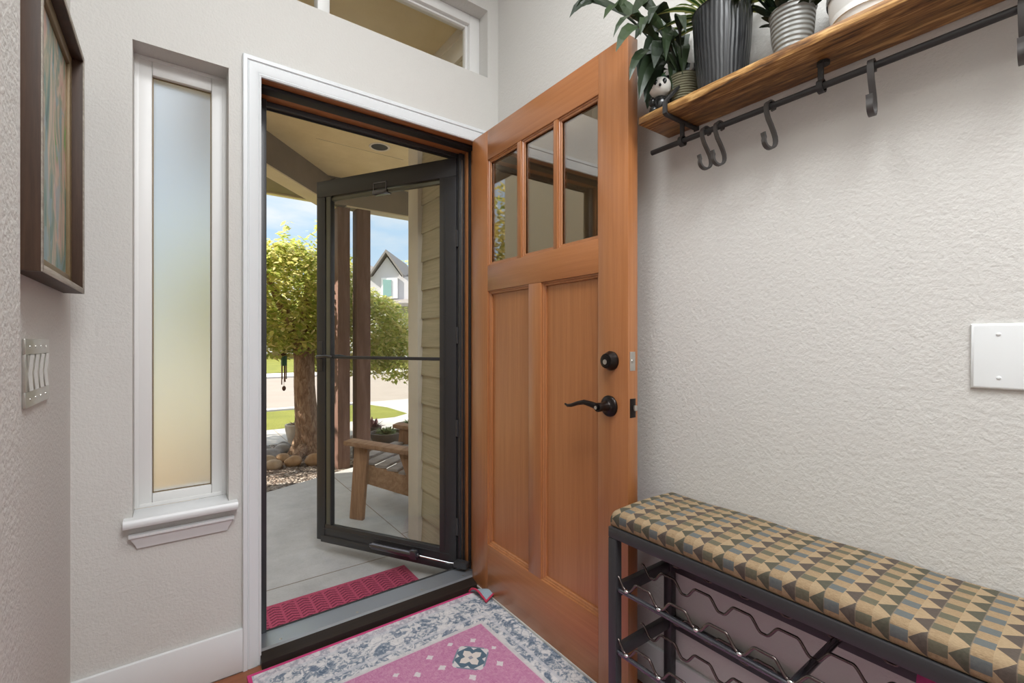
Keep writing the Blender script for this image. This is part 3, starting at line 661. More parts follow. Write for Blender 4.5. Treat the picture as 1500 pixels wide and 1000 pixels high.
# ------------------------------------------------------------------ wall shelf with rod
SX0, SZ0, SZ1, SY1 = 1.1053, 1.7566, 1.7797, .8715
sh = empty('wall_shelf', (WX - .075, .3, SZ0), 0, 'wooden wall shelf with black iron brackets and hook rod', 'shelf')
m = MB(); m.box((SX0, -.35, SZ0), (WX - .001, SY1, SZ1), .003); m.build('shelf_board', 'shelf_wood', sh)
def bracket(y):
    m = MB()
    m.bar([(WX - .003, y, 1.935), (SX0 - .004, y, SZ1 + .006), (SX0 - .006, y, SZ1), (SX0 - .006, y, SZ0 - .004), (SX0, y, SZ0 - .006), (WX - .003, y, SZ0 - .006)], (0, 1, 0), .012, .006)
    m.box((WX - .005, y - .008, SZ0 - .012), (WX - .0005, y + .008, 1.95), .001)
    b = m.build('bracket', 'iron', sh)
    m = MB(); m.bar([(1.181, y, SZ0 - .008), (1.181, y, 1.709)], (0, 1, 0), .011, .007); ringp = [(1.181 + .013 * math.cos(a), y, 1.696 + .013 * math.sin(a)) for a in [2 * math.pi * k / 20 for k in range(21)]]
    m.bar(ringp, (0, 1, 0), .012, .004); m.build('rod_hanger', 'iron', b)
bracket(.776); bracket(.05)
m = MB(); y = .423
m.bar([(1.19, y, SZ0 - .004), (1.182, y, SZ0 - .0045), (1.178, y, SZ0 - .010), (1.178, y, 1.709)], (0, 1, 0), .011, .006); m.lathe([(.013, SZ0 - .008), (.013, SZ0 - .001)], (1.192, y, 0), 18)
m.bar([(1.181 + .013 * math.cos(a), y, 1.696 + .013 * math.sin(a)) for a in [2 * math.pi * k / 20 for k in range(21)]], (0, 1, 0), .012, .004); m.build('rod_hanger', 'iron', sh)
m = MB(); m.tube([(1.181, .880, 1.696), (1.181, -.30, 1.696)], .0075, 16); m.build('rod', 'iron', sh)

# S hooks hanging from the rod
def s_hook_mesh(y, yaw, lo):
    m = MB(); pts = []
    top = 1.696; R1 = .0125
    for k in range(10):                                  # over the rod
        a = R(-35 + 215 * k / 9); pts.append((R1 * math.cos(a) + .0, top + R1 * math.sin(a)))
    zb = lo + .020
    pts += [(-.0115, top - .014), (-.006, top - .030), (.003, top - .045), (.012, zb + .022), (.0165, zb + .010)]
    for k in range(11):
        a = R(0 - 200 * k / 10); pts.append((-.001 + .0185 * math.cos(a), zb + .0185 * math.sin(a)))
    pts.append((-.0205, zb + .012)); pts.append((-.022, zb + .018))
    d = Vector((math.cos(yaw), math.sin(yaw), 0)); sdv = Vector((-math.sin(yaw), math.cos(yaw), 0))
    m.bar([Vector((1.181, y, 0)) + d * a + Vector((0, 0, b)) for a, b in pts], sdv, .0115, .0048)
    return m
HK = [(.7035, R(-20), 1.593, 'dark iron S-hook on the rod, nearest the front door'),
      (.665, R(-20), 1.592, 'dark iron S-hook just right of the one nearest the door'),
      (.534, R(-18), 1.592, 'dark iron S-hook hanging alone left of the middle rod hanger'),
      (.3295, R(4), 1.593, 'dark iron S-hook seen nearly edge-on right of the middle rod hanger'),
      (.116, R(2), 1.598, 'dark iron S-hook on the rod cut by the right frame edge')]
for y, yaw, lo, lb in HK:
    o = s_hook_mesh(y, yaw, lo).build('s_hook', 'hook_iron', None, False, 40, (1.181, y, 1.696)); tag(o, lb, 'hook', 'S-hooks on the shelf rod')

# ------------------------------------------------------------------ things on the shelf
def pot_mesh(c, r0, r1, h, rim=.006, n=40, t=.006):
    m = MB(); m.lathe([(r0 * .9, 0), (r0, .004), (r0 + (r1 - r0) * .5 + .003, h * .5), (r1, h - rim), (r1 + .002, h - rim * .5), (r1, h), (r1 - t, h), (r1 - t, h - .02), (r1 - t - .004, h - .022)], c, n); return m
ST_ = SZ1
bk = empty('potted_striped_plant', (1.178, .655, ST_), 0, 'striped green and yellow plant in the large black ribbed pot', 'plant')
pot_mesh((0, 0, 0), .058, .074, .215).build('pot', 'pot_black', bk, True)
m = MB(); m.lathe([(.066, .195), (.03, .2)], (0, 0, 0), 24); m.build('soil', 'soil', bk, True)
m = MB(); rnd = random.Random(3)
for k in range(64):
    a = rnd.uniform(0, 2 * math.pi); L_ = rnd.uniform(.10, .23); el = rnd.uniform(.1, 1.2); d = Vector((math.cos(a) * .72, math.sin(a), 0)); 
    if d.x > 0: d.x *= .35
    pts = []; p = Vector((d.x * .03, d.y * .03, .20)); dz = math.sin(el)
    for i in range(7):
        pts.append(p.copy()); p = p + (d * math.cos(el) + Vector((0, 0, dz))) * (L_ / 6); dz -= .16; p.z = max(p.z, .12); p.x = min(p.x, .062)
    m.blade(pts, rnd.uniform(.014, .024), d.cross(Vector((0, 0, 1))), .3)
m.build('foliage', 'variegated_leaf', bk, True, 'leaf')
gp = empty('potted_small_plant', (1.180, .483, ST_), 0, 'small leafy plant in the grey ridged pot beside the black pot', 'plant')
pot_mesh((0, 0, 0), .034, .048, .118).build('pot', 'pot_grey', gp, True)
m = MB(); rnd = random.Random(5)
for k in range(60):
    a = rnd.uniform(0, 2 * math.pi); L_ = rnd.uniform(.07, .15); el = rnd.uniform(.4, 1.3); d = Vector((math.cos(a) * .6 - .15, math.sin(a), 0)); p = Vector((d.x * .02, d.y * .02, .095)); pts = []; dz = math.sin(el)
    for i in range(6): pts.append(p.copy()); p = p + (d * math.cos(el) * .7 + Vector((0, 0, dz))) * (L_ / 5); dz -= .1
    m.blade(pts, .026, d.cross(Vector((0, 0, 1))), .25)
m.build('foliage', 'dark_leaf', gp, True, 'leaf')
m = MB(); m.lathe([(.04, .1), (.01, .104)], (0, 0, 0), 20); m.build('soil', 'soil', gp, True)
wp = empty('white_pot', (1.180, .335, ST_), 0, 'white round pot on the shelf at the top edge of the photo', 'pot')
m = MB(); m.lathe([(.05, 0), (.058, .004), (.068, .04), (.073, .09), (.073, .15), (.066, .15), (.066, .02)], (0, 0, 0), 40); m.build('body', 'pot_white', wp, True, 40)
m = MB(); m.lathe([(.0735, .068), (.0738, .07), (.0738, .082), (.0735, .084)], (0, 0, 0), 40, caps=False); m.build('stripe', 'pot_grey', wp, True)
# leafy plant in an olive basket behind the figurine
lp = empty('potted_broadleaf_plant', (1.200, .785, ST_), 0, 'dark broad-leaved plant in an olive woven basket by the door edge', 'plant')
m = MB(); m.lathe([(.036, 0), (.038, .003), (.042, .06), (.046, .105), (.042, .105), (.040, .09)], (0, 0, 0), 32); m.build('basket', 'basket_olive', lp, True)
m = MB(); rnd = random.Random(11)
base = Vector((1.200, .785, ST_ + .09))
LEAF = [  # tip pixel, bend pixel, distance of each, width
    ((834, 26), (862, -22), 1.46, .034), ((842, 18), (872, -14), 1.44, .030), ((884, 28), (902, -8), 1.38, .036), ((902, 76), (925, 22), 1.24, .040),
    ((898, 55), (918, 5), 1.25, .022), ((938, 52), (945, 5), 1.24, .036), ((936, 146), (945, 85), 1.26, .046), ((944, 150), (960, 92), 1.30, .040),
    ((922, 118), (932, 70), 1.26, .030), ((958, 100), (965, 50), 1.24, .046), ((985, 130), (985, 80), 1.32, .044), ((1000, 110), (1000, 60), 1.30, .040),
    ((975, 90), (972, 35), 1.22, .034), ((1005, 48), (990, 8), 1.18, .030), ((950, 35), (962, -10), 1.2, .036), ((925, 30), (940, -20), 1.3, .032), ((968, 75), (990, 30), 1.26, .05), ((910, 8), (930, -30), 1.3, .04), ((955, 130), (968, 70), 1.33, .05), ((940, 100), (960, 40), 1.36, .05), ((995, 140), (1004, 95), 1.36, .04), ((948, 160), (952, 110), 1.36, .055), ((962, 118), (950, 62), 1.38, .06), ((985, 100), (975, 52), 1.38, .06), ((1008, 95), (1000, 40), 1.38, .055), ((940, 128), (936, 78), 1.37, .05), ((1000, 75), (985, 25), 1.34, .05), ((930, 58), (950, 18), 1.33, .045), ((975, 62), (960, 12), 1.36, .05)]
for tip, bend, dd, wd in LEAF:
    t_ = atD(*tip, dd); b_ = atD(*bend, dd + .03); mid = (base + b_) * .5 + Vector((0, 0, .07)); pts = []
    for i in range(11):
        f = i / 10
        if f < .45: pass
        p = ((1 - f) ** 3) * base + 3 * ((1 - f) ** 2) * f * mid + 3 * (1 - f) * f * f * (b_ + Vector((0, 0, .03))) + f ** 3 * t_; p.x = min(p.x, WX - .03); pts.append(p)
    m.blade(pts, wd, Vector((rnd.uniform(-.4, .4) + C_, rnd.uniform(-.3, .3) - S_, rnd.uniform(-.3, .3))), .2, lambda f: (.12 if f < .38 else max(.02, math.sin(math.pi * ((f - .38) / .62) ** .8) ** .7)))
m.build('foliage', 'dark_leaf', lp, False, 'leaf')
# panda figurine
fg = empty('panda_figurine', (1.150, .828, ST_), R(35), 'glossy black and white panda figurine on the shelf end', 'figurine')
m = MB(); m.ball((0, 0, .030), .026, 3, (1, 1, 1.15)); m.ball((-.014, -.018, .012), .013, 2); m.ball((-.014, .018, .012), .013, 2); m.ball((-.018, -.022, .035), .010, 2, (1, 1, 1.5)); m.ball((-.018, .022, .035), .010, 2, (1, 1, 1.5)); m.build('body', 'glossy_black', fg, True, 60)
m = MB(); m.ball((-.006, 0, .079), .031, 3, (1, 1.02, .95)); hd_ = m.build('head', 'glossy_white', fg, True, 60)
for s_ in (-1, 1):
    m = MB(); m.ball((0, s_ * .022, .106), .0095, 2); m.build('ear', 'glossy_black', hd_, True, 60)
    m = MB(); m.ball((-.0335, s_ * .012, .083), .0065, 2, (.5, 1, 1.3)); m.build('eye_patch', 'glossy_black', hd_, True, 60)
m = MB(); m.ball((-.0375, 0, .072), .0042, 2); m.build('nose', 'glossy_black', hd_, True, 60)
m = MB()
for k in range(5):
    a = 2 * math.pi * k / 5; m.ball((-.024, -.010 + .005 * math.cos(a), .1 + .004 * math.sin(a)), .0034, 1, (.6, 1, 1))
m.build('flower', 'dark_green_paint', hd_, True, 60)
m = MB()
for s_ in (-1, 1): m.blade([(-.004, 0, .107), (-.004, s_ * .008, .118), (-.004, s_ * .017, .126)], .009, (0, -.7, .7))
m.build('sprig', 'plain_leaf', hd_, True, 'leaf')

# ------------------------------------------------------------------ bench with wine rack
BX0, BX1, BY1, BY0 = .968, 1.245, .866, -.40
be = empty('bench', ((BX0 + BX1) / 2, .23, 0), 0, 'black metal bench with wire bottle rack and patterned cushion', 'bench')
def cushion():
    m = MB(); x0, x1, y0, y1, z0, zt = BX0 + .003, BX1 + .004, BY0 + .01, BY1 - .006, .6135, .657
    # profile across x (rounded), swept along y with rounded ends
    prof = []
    ra = .016
    prof.append((x0 + .004, z0)); prof.append((x0, z0 + .006)); prof.append((x0, zt - ra))
    for k in range(1, 6): a = R(180 - 90 * k / 5); prof.append((x0 + ra + ra * math.cos(a), zt - ra + ra * math.sin(a)))
    for k in range(1, 10):
        f = k / 10; prof.append((x0 + ra + (x1 - x0 - 2 * ra) * f, zt + .005 * math.sin(math.pi * f)))
    for k in range(0, 6): a = R(90 - 90 * k / 5); prof.append((x1 - ra + ra * math.cos(a), zt - ra + ra * math.sin(a)))
    prof.append((x1, z0 + .006)); prof.append((x1 - .004, z0))
    arc = [0]
    for (a, b), (c, d) in zip(prof, prof[1:]): arc.append(arc[-1] + math.hypot(c - a, d - b))
    ys = [y1, y1 - .002, y1 - .006, y1 - .013, y1 - .022] + [y1 - .022 - (y1 - y0 - .044) * k / 30 for k in range(1, 31)] + [y0 + .013, y0 + .005, y0]
    xc = (x0 + x1) / 2; rows = []
    for i, y in enumerate(ys):
        e = min(y1 - y, y - y0); k = 1 - (1 - min(1, e / .016)) ** 2; dz = .016 * (1 - math.sqrt(max(0, k)))
        sag = .0015 * math.sin(y * 23)
        rows.append([m.bm.verts.new((x, y, z - (dz * (z - z0) / (zt - z0)) + (sag if z > zt - .005 else 0))) for x, z in prof])
    for i in range(len(ys) - 1):
        for j in range(len(prof) - 1):
            f = m.bm.faces.new((rows[i][j], rows[i][j + 1], rows[i + 1][j + 1], rows[i + 1][j]))
            for l, (ii, jj) in zip(f.loops, ((i, j), (i, j + 1), (i + 1, j + 1), (i + 1, j))): l[m.uv].uv = (5 - ys[ii], arc[jj] * 1.10 - .002)
    for row, fl in ((rows[0], 1), (rows[-1], 0)):
        f = m.bm.faces.new(row if fl else list(reversed(row)))
        for l in f.loops: l[m.uv].uv = (5 - l.vert.co.x, l.vert.co.z)
    f = m.bm.faces.new
    return m.build('cushion', 'cushion_fabric', be, smooth=50)
cushion()
m = MB(); tb = .030
m.box((BX0, BY0, .582), (BX0 + .025, BY1, .612), .003); m.box((BX1 - .025, BY0, .582), (BX1, BY1, .612), .003)
m.box((BX0 + .02, BY1 - .027, .582), (BX1 - .02, BY1, .612), .003); m.box((BX0 + .02, BY0, .582), (BX1 - .02, BY0 + .027, .612), .003)
m.box((BX0 + .01, BY0 + .01, .609), (BX1 - .01, BY1 - .01, .6132)); m.build('seat_frame', 'black_metal', be)
for x in (BX0, BX1 - .026):
    for y in (BY1 - .027, BY0): bx('leg', (x, y, .0095), (x + .026, y + .027, .582), 'black_metal', be, .003)
for zt in (.452, .281):
    for y in (BY1 - .022, BY0 + .004): bx('end_rail', (BX0 + .026, y, zt - .034), (BX1 - .026, y + .018, zt), 'black_metal', be, .002)
    m = MB(); m.tube([(BX0 + .012, BY0 + .02, zt - .008), (BX0 + .012, BY1 - .02, zt - .008)], .0065, 12); m.build('front_rail', 'gunmetal', be)
    bx('rear_rail', (BX1 - .022, BY0 + .02, zt - .030), (BX1 - .002, BY1 - .02, zt), 'black_metal', be, .002)
    m = MB(); m.tube([(BX0 + .012, .402, zt - .006), (BX1 - .012, .402, zt - .006)], .0085, 12); m.build('cross_bar', 'gunmetal', be)
    for x in (BX0 + .012, 1.087, 1.200):
        m = MB(); pts = []; n = int((BY1 - BY0 - .04) / .0025)
        for k in range(n + 1):
            y = BY1 - .02 - (BY1 - BY0 - .04) * k / n; ph = (((.8148 - y) / .1016) % 1.0)
            # flat crest, steep drop to a sharp trough, as on the rack
            if ph < .10: h = 0
            elif ph < .38: q = (ph - .10) / .28; h = q * q * (3 - 2 * q)
            elif ph < .72: h = 1
            else: q = (ph - .72) / .28; h = 1 - q * q * (3 - 2 * q)
            pts.append((x, y, zt + .000 + .028 * h))
        m.tube(pts, .0034, 8); wv_ = m.build('bottle_wire', 'wire', be, smooth=60)
    for k in range(12):
        y = .8148 - .005 - .1016 * k
        if y > BY0 + .03:
            m = MB(); m.ball((BX0 + .010, y, zt - .0005), .0058, 2, (1.1, 1.2, .9)); m.build('weld', 'chrome', be, smooth=60)

# pink shoe on the rack
shoe = empty('shoe', (1.10, .17, .4838), 0, 'bright pink shoe lying on the rack under the cushion', 'shoe')
m = MB(); rings = []
for f, wd, ht in ((0, .018, .030), (.08, .028, .045), (.3, .032, .048), (.55, .036, .036), (.8, .038, .026), (.95, .028, .018), (1, .012, .012)):
    y = .237 - .235 * f; rings.append([Vector((1.10 + wd * math.cos(a), y, .491 + max(0, ht * math.sin(a)) if math.sin(a) > -.2 else .489)) for a in [2 * math.pi * k / 16 for k in range(16)]])
m.ringstrip(rings); m.build('upper', 'pink', shoe, smooth=60)
m = MB(); rings = []
for f, wd in ((0, .02), (.08, .03), (.3, .033), (.55, .037), (.8, .040), (.95, .03), (1, .014)):
    y = .239 - .239 * f; rings.append([Vector((1.10 - wd, y, .4838)), Vector((1.10 + wd, y, .4838)), Vector((1.10 + wd, y, .492)), Vector((1.10 - wd, y, .492))])
m.ringstrip(rings); m.build('sole', 'pink_sole', shoe)
m = MB(); m.bar([(1.10, .236, .515), (1.098, .242, .535), (1.092, .240, .545), (1.088, .232, .535), (1.09, .225, .522)], (0, .3, .05), .012, .004); m.build('heel_tab', 'pink', shoe, smooth=60)

# ------------------------------------------------------------------ rug
RG = Vector((.20, -.50, .001))
rg = empty('rug', RG, 0, 'pink and blue patterned rug lying inside the front door', 'rug')
m = MB(); nx, ny = 24, 40; cut = .085
vs = {}
def rugpt(i, j): return (RX * i / nx, RY * j / ny)
outl = [(0, 0), (RX, 0), (RX, RY - cut * 1.1), (RX - cut * 1.65, RY), (0, RY)]
a_ = [Vector((x, y, 0)) for x, y in outl]; b_ = [p + Vector((0, 0, .008)) for p in a_]
m.ringstrip([a_, b_]); m.build('pile', 'rug', rg, True, 0)
# folded-over far right corner, back side up
fx, fy = RX - cut * 1.65, RY; gx, gy = RX, RY - cut * 1.1
tipx, tipy = fx + .012, fy - .118
m = MB(); N = 8
rows = []
for k in range(N + 1):
    f = k / N; lift = .012 + .022 * math.sin(math.pi * min(1, f * 1.2)) * .8
    e0 = Vector((fx, fy, .008)).lerp(Vector((tipx, tipy, .012)), f); e1 = Vector((gx, gy, .008)).lerp(Vector((tipx + .001, tipy, .012)), f)
    rows.append([Vector((p.x, p.y, p.z + (lift if 0 < f < 1 else .004))) for p in (e0, e0.lerp(e1, .33), e0.lerp(e1, .66), e1)])
top = [[p.copy() for p in r] for r in rows]; bot = [[p - Vector((0, 0, .003)) for p in r] for r in rows]
m.ringstrip(top, False, False); m.ringstrip(bot, False, False); m.build('folded_corner', 'rug_back', rg, True, 60)
m = MB(); m.tube([r[0] + Vector((0, 0, .001)) for r in rows] + [rows[-1][3]] + [r[3] + Vector((0, 0, .001)) for r in reversed(rows)], .0042, 8); m.build('edge_binding', 'red_edge', rg, True, 60)

# ------------------------------------------------------------------ porch
PZ = -.07
m = MB(); jl = []
m.prism([(.17, 1.985, PZ - .1), (3.4, 1.985, PZ - .1), (3.4, 5.24, PZ - .1), (1.03, 4.256, PZ - .1), (.588, 4.07, PZ - .1), (.17, 3.9, PZ - .1)], (0, 0, .1))
m.mi = 1
m.box((.17, 2.462, PZ - .001), (1.17, 2.468, PZ + .0006)); m.box((1.140, 2.468, PZ - .001), (1.146, 4.29, PZ + .0006)); m.box((1.146, 2.70, PZ - .001), (3.4, 2.706, PZ + .0006)); m.box((1.146, 3.80, PZ - .001), (3.4, 3.806, PZ + .0006))
tag(struct(m.build('porch_slab', ['porch_concrete', 'beam_paint'], smooth=0)), 'grey concrete porch slab outside the doorway')
# porch ceiling and beams
PC = 2.70
u_ = Vector((.667, .745, 0)); n_ = Vector((-.745, .667, 0)); A0 = Vector((1.28, 4.66, 0)); 
pL = A0 - u_ * ((1.28 - .16) / .667); out = n_ * .16
m = MB(); m.prism([(.10, 1.985, PC), (3.4, 1.985, PC), (3.4, 4.72, PC), (1.28, 4.72, PC), (pL.x - .06, pL.y, PC)], (0, 0, .06))
m.mi = 1; m.box((.9, 3.787, PC - .0008), (1.62, 3.790, PC + .001)); m.box((1.85, 3.787, PC - .0008), (3.4, 3.790, PC + .001))
pcl = struct(m.build('porch_ceiling', ['stucco_ceiling', 'beam_paint'], smooth=0))
m = MB()
q = A0 + u_ * .10; zb = 2.455
m.prism([(pL.x, pL.y, zb), (q.x, q.y, zb), (q.x + out.x, q.y + out.y, zb), (pL.x + out.x, pL.y + out.y, zb)], (0, 0, PC - zb))
m.box((1.26, 4.6, zb), (3.4, 4.74, PC)); m.box((.10, 1.985, zb), (.22, pL.y + .1, PC))
# thin boards under the beams, paler to paint in ground-bounced light
m.mi = 1
m.prism([(pL.x, pL.y, zb - .012), (q.x, q.y, zb - .012), (q.x + out.x, q.y + out.y, zb - .012), (pL.x + out.x, pL.y + out.y, zb - .012)], (0, 0, .0118)); m.box((1.38, 4.6, zb - .012), (3.4, 4.74, zb - .0002))
struct(m.build('porch_beam', ['beam_paint', 'lit_soffit_gutter_tan'], smooth=0))
# roof over the porch with its eave and gutter
m = MB(); m.prism([(.12, 1.99, 3.05), (.12, 5.15, 2.62), (.12, 5.15, 2.70), (.12, 1.99, 3.13)], (3.4, 0, 0)); m.mi = 1; m.box((.12, 5.15, 2.60), (3.5, 5.22, 2.72), .01)
struct(m.build('porch_roof', ['beam_paint', 'lit_soffit_gutter_tan'], smooth=0))
# recessed can light
cl_ = empty('recessed_light', (1.356, 3.65, PC), 0, 'round recessed light in the porch ceiling', 'light')
m = MB(); m.lathe([(.066, .05), (.066, -.004), (.08, -.005), (.084, -.001), (.084, .0), (.072, .001)], (0, 0, 0), 36, caps=False); m.build('trim_ring', 'trim_beige', cl_, True, 40)
m = MB(); m.lathe([(.066, -.0025), (.05, -.0015), (.001, -.001)], (0, 0, 0), 32); m.build('baffle', 'lamp_black', cl_, True)
# siding wall on the right of the porch
m = MB(); LAP = .1655; z = PZ; 
while z < PC:
    z1 = min(z + LAP, PC); m.prism([(1.20, 1.985, z), (1.176, 1.985, z), (1.186, 1.985, z1), (1.20, 1.985, z1)], (0, .56, 0)); z += LAP
struct(m.build('wall_porch', 'siding', smooth=0))
m = MB(); m.box((1.20, 1.986, -.2), (1.30, 2.62, PC - .001)); struct(m.build('wall_wing', 'siding_left'))
m = MB(); m.box((1.155, 2.493, PZ), (1.20, 2.628, PC), .002); m.mi = 0; m.box((1.168, 1.985, PC - .15), (1.20, 2.493, PC - .001), .002); m.box((1.160, 1.985, PC - .05), (1.20, 2.493, PC - .001), .002); struct(m.build('trim_5', 'trim_beige'), 'beige corner board at the end of the porch siding')
# posts
for nm, cx, cy, sz, lb in (('porch_post', 1.362, 4.69, .118, 'brown wooden porch post, left of the pair'), ('porch_post', 1.548, 4.672, .138, 'brown wooden porch post, right of the pair behind the chair')):
    m = MB(); m.box((cx - sz / 2, cy - sz / 2, -.17), (cx + sz / 2, cy + sz / 2, zb - .0125), .004); tag(m.build(nm, 'post_wood', None, False, 30, (cx, cy, -.17)), lb, 'post', 'porch posts')
# doormat
MX, MY, MW, MD = .21, 1.945, .78, .36
dm = empty('doormat', (MX, MY, PZ), 0, 'raspberry red ribbed doormat on the porch outside the threshold', 'doormat')
m = MB(); m.box((0, .045, 0), (MW, MD, .008), .003); m.build('mat', 'doormat_red', dm, True)

# adirondack chair (local: x = seat width, y = forwards, z up)
fd = Vector((-.62, .785)); ca = math.atan2(fd.y, fd.x) - math.pi / 2
ch = empty('adirondack_chair', (1.395, 3.085, PZ), ca, 'weathered wooden armchair on the porch facing the street', 'chair')
W2 = .30
for s_ in (-1, 1):
    m = MB(); m.beam((s_ * W2, .26, 0), (s_ * W2, .22, .505), .032, .10, (0, 1, 0), .004); m.build('front_leg', 'chair_wood', ch, True)
    m = MB(); m.beam((s_ * W2, -.27, 0), (s_ * W2, -.09, .475), .032, .07, (0, 1, 0), .004); m.build('rear_support', 'chair_wood', ch, True)
    m = MB(); m.beam((s_ * (W2 + .015), .32, .520), (s_ * (W2 + .015), -.17, .480), .105, .030, (0, 0, 1), .006); m.build('arm', 'chair_wood_flat', ch, True)
    m = MB(); m.beam((s_ * (W2 - .035), .30, .318), (s_ * (W2 - .035), -.34, .20), .030, .13, (0, 0, 1), .004); m.build('seat_rail', 'chair_wood_flat', ch, True)
for k in range(7):
    f = k / 6; y = .27 - .52 * f; z = .388 - .096 * f
    m = MB(); m.box((-W2 + .02, y - .041, z - .009), (W2 - .02, y + .041, z + .009), .003); m.build('seat_slat', 'slat_wood', ch, True)
for k in range(5):
    x = -.20 + .10 * k; m = MB(); m.beam((x, -.22, .20), (x * 1.05, -.38, .86 - .02 * abs(k - 2)), .088, .018, (0, 1, .3), .004); m.build('back_slat', 'chair_wood', ch, True)
m = MB(); m.box((-W2 + .04, -.315, .43), (W2 - .04, -.290, .47), .003); m.build('back_brace', 'chair_wood_flat', ch, True)

# ------------------------------------------------------------------ garden
GZ = -.13
m = MB(); m.box((-8, 1.99, GZ - .25), (16, 6.19, GZ)); struct(m.build('ground', 'gravel', smooth=0))
m = MB(); m.box((-6, 1.99, GZ - .05), (.165, 6.15, PZ + .01), .02); struct(m.build('sidelight_tint_ground', 'tint_ground_tan', smooth=0))  # unseen tan ground, added to warm the lower sidelight glass
m = MB(); m.box((-12, 6.19, GZ - .25), (20, 7.26, GZ + .004)); m.mi = 1
for x in (-1.3, -.1, 1.15, 2.4, 3.6, 4.8): m.box((x, 6.19, GZ + .003), (x + .012, 7.26, GZ + .0048))
struct(m.build('sidewalk', ['walk_concrete', 'beam_paint'], smooth=0))
m = MB(); m.prism([(-12, 7.26, GZ - .25), (2.95, 7.26, GZ - .25), (3.28, 7.5, GZ - .25), (3.28, 8.4, GZ - .25), (3.1, 9.1, GZ - .25), (-12, 9.35, GZ - .25)], (0, 0, .256)); l_ = m.build('lawn', 'lawn', smooth=0); struct(l_)
m = MB(); m.prism([(2.95, 7.26, GZ - .25), (9, 7.26, GZ - .25), (9, 9.4, GZ - .25), (3.1, 9.4, GZ - .25), (3.1, 9.1, GZ - .25), (3.28, 8.4, GZ - .25), (3.28, 7.5, GZ - .25)], (0, 0, .254)); struct(m.build('driveway', 'walk_concrete', smooth=0))
m = MB(); m.box((-25, 9.35, GZ - .4), (3.1, 9.55, GZ + .01), .02); struct(m.build('curb_near', 'curb'))
m = MB(); m.box((-40, 9.5, GZ - .4), (60, 18.2, GZ - .06)); struct(m.build('street', 'street', smooth=0))
m = MB(); m.box((-40, 18.2, GZ - .4), (60, 20.2, GZ + .0), .02); struct(m.build('curb_far', 'curb'))
m = MB(); m.box((-40, 20.2, GZ - .4), (70, 90, GZ + .02)); struct(m.build('lawn_far', 'lawn', smooth=0))

# tree
def leaves(m, pts, size, seed, droop=.5):
    rnd = random.Random(seed)
    for p in pts:
        L_ = size * rnd.uniform(.6, 1.3); a = rnd.uniform(0, 2 * math.pi); d = Vector((math.cos(a), math.sin(a), rnd.uniform(-1, .5) * droop)).normalized()
        sdv = d.cross(Vector((rnd.uniform(-.5, .5), rnd.uniform(-.5, .5), 1))).normalized() * L_ * .27; up = sdv.cross(d).normalized() * L_ * .06
        p = Vector(p); v = [m.bm.verts.new(q) for q in (p, p + d * L_ * .45 + sdv - up, p + d * L_ - up * 2, p + d * L_ * .45 - sdv - up)]
        m.bm.faces.new(v)
def crown_pts(n, c, r, seed, shell=.55, lump=.18):
    rnd = random.Random(seed); o = []
    blobs = [(Vector((rnd.gauss(0, 1), rnd.gauss(0, 1), rnd.gauss(0, 1))).normalized(), rnd.uniform(.8, 1.0)) for _ in range(14)]
    while len(o) < n:
        d = Vector((rnd.gauss(0, 1), rnd.gauss(0, 1), rnd.gauss(0, 1))).normalized()
        k = 1 - lump + lump * 1.6 * max(0, max(d.dot(b) for b, _ in blobs) - .4)
        rr = (shell + (1 - shell) * rnd.random() ** .6) * k
        o.append((c[0] + d.x * r[0] * rr, c[1] + d.y * r[1] * rr, c[2] + d.z * r[2] * rr))
    return o
TB = Vector((1.2414, 5.5563, GZ))
te = empty('tree', TB, 0, 'small bushy tree with rough brown trunk beyond the porch', 'tree')
m = MB(); rings = []; rnd = random.Random(4)
for z, r, ox in ((-.05, .22, .03), (.02, .185, .02), (.10, .15, .01), (.22, .130, 0), (.45, .115, -.025), (.75, .107, -.045), (1.05, .105, -.05), (1.3, .12, -.06)):
    n = 20; rings.append([TB + Vector((ox + r * (1 + .10 * math.sin(3 * a + z) + (.28 * max(0, math.cos(a + 1.1)) ** 6 + .22 * max(0, math.cos(a - 2.6)) ** 6) * (1 if z < .12 else .0)) * math.cos(a), r * (1 + .08 * math.sin(4 * a)) * math.sin(a), z)) for a in [2 * math.pi * k / n for k in range(n)]])
m.ringstrip(rings); m.tube([TB + Vector((-.05, 0, 1.2)), TB + Vector((-.22, .05, 1.55)), TB + Vector((-.42, .1, 2.0))], [.09, .06, .03], 10); m.tube([TB + Vector((-.05, 0, 1.2)), TB + Vector((.18, .1, 1.5)), TB + Vector((.5, .15, 1.9))], [.085, .06, .03], 10); m.tube([TB + Vector((-.05, 0, 1.2)), TB + Vector((0, .1, 1.7)), TB + Vector((.05, .1, 2.2))], [.07, .05, .02], 10)
m.tube([TB + Vector((-.05, -.05, .08)), TB + Vector((-.16, -.22, .02)), TB + Vector((-.34, -.42, -.015))], [.07, .05, .02], 10)
m.build('trunk', 'bark', te, smooth=60)
m = MB(); pts = crown_pts(13000, (TB.x - .30, TB.y + .15, 1.60), (1.02, .95, .68), 2, .5) + crown_pts(9500, (TB.x + .60, TB.y + .35, 1.26), (.84, .8, .62), 3, .5) + crown_pts(2200, (TB.x + 1.25, TB.y + .5, .95), (.55, .6, .40), 13, .4)
rnd = random.Random(8)
for k in range(34):                                      # upright shoots
    bxx = TB.x + rnd.uniform(-.75, .62); byy = TB.y + rnd.uniform(-.3, .6); h0 = 2.02 - .22 * abs(bxx - TB.x); hh = rnd.uniform(.15, .46)
    for q in range(40): f = q / 40; pts.append((bxx + rnd.gauss(0, .035 * (1 - f) + .008), byy + rnd.gauss(0, .035), h0 + hh * f))
leaves(m, pts, .078, 6, .9); m.build('foliage', 'tree_leaf', te, False, 'leaf')
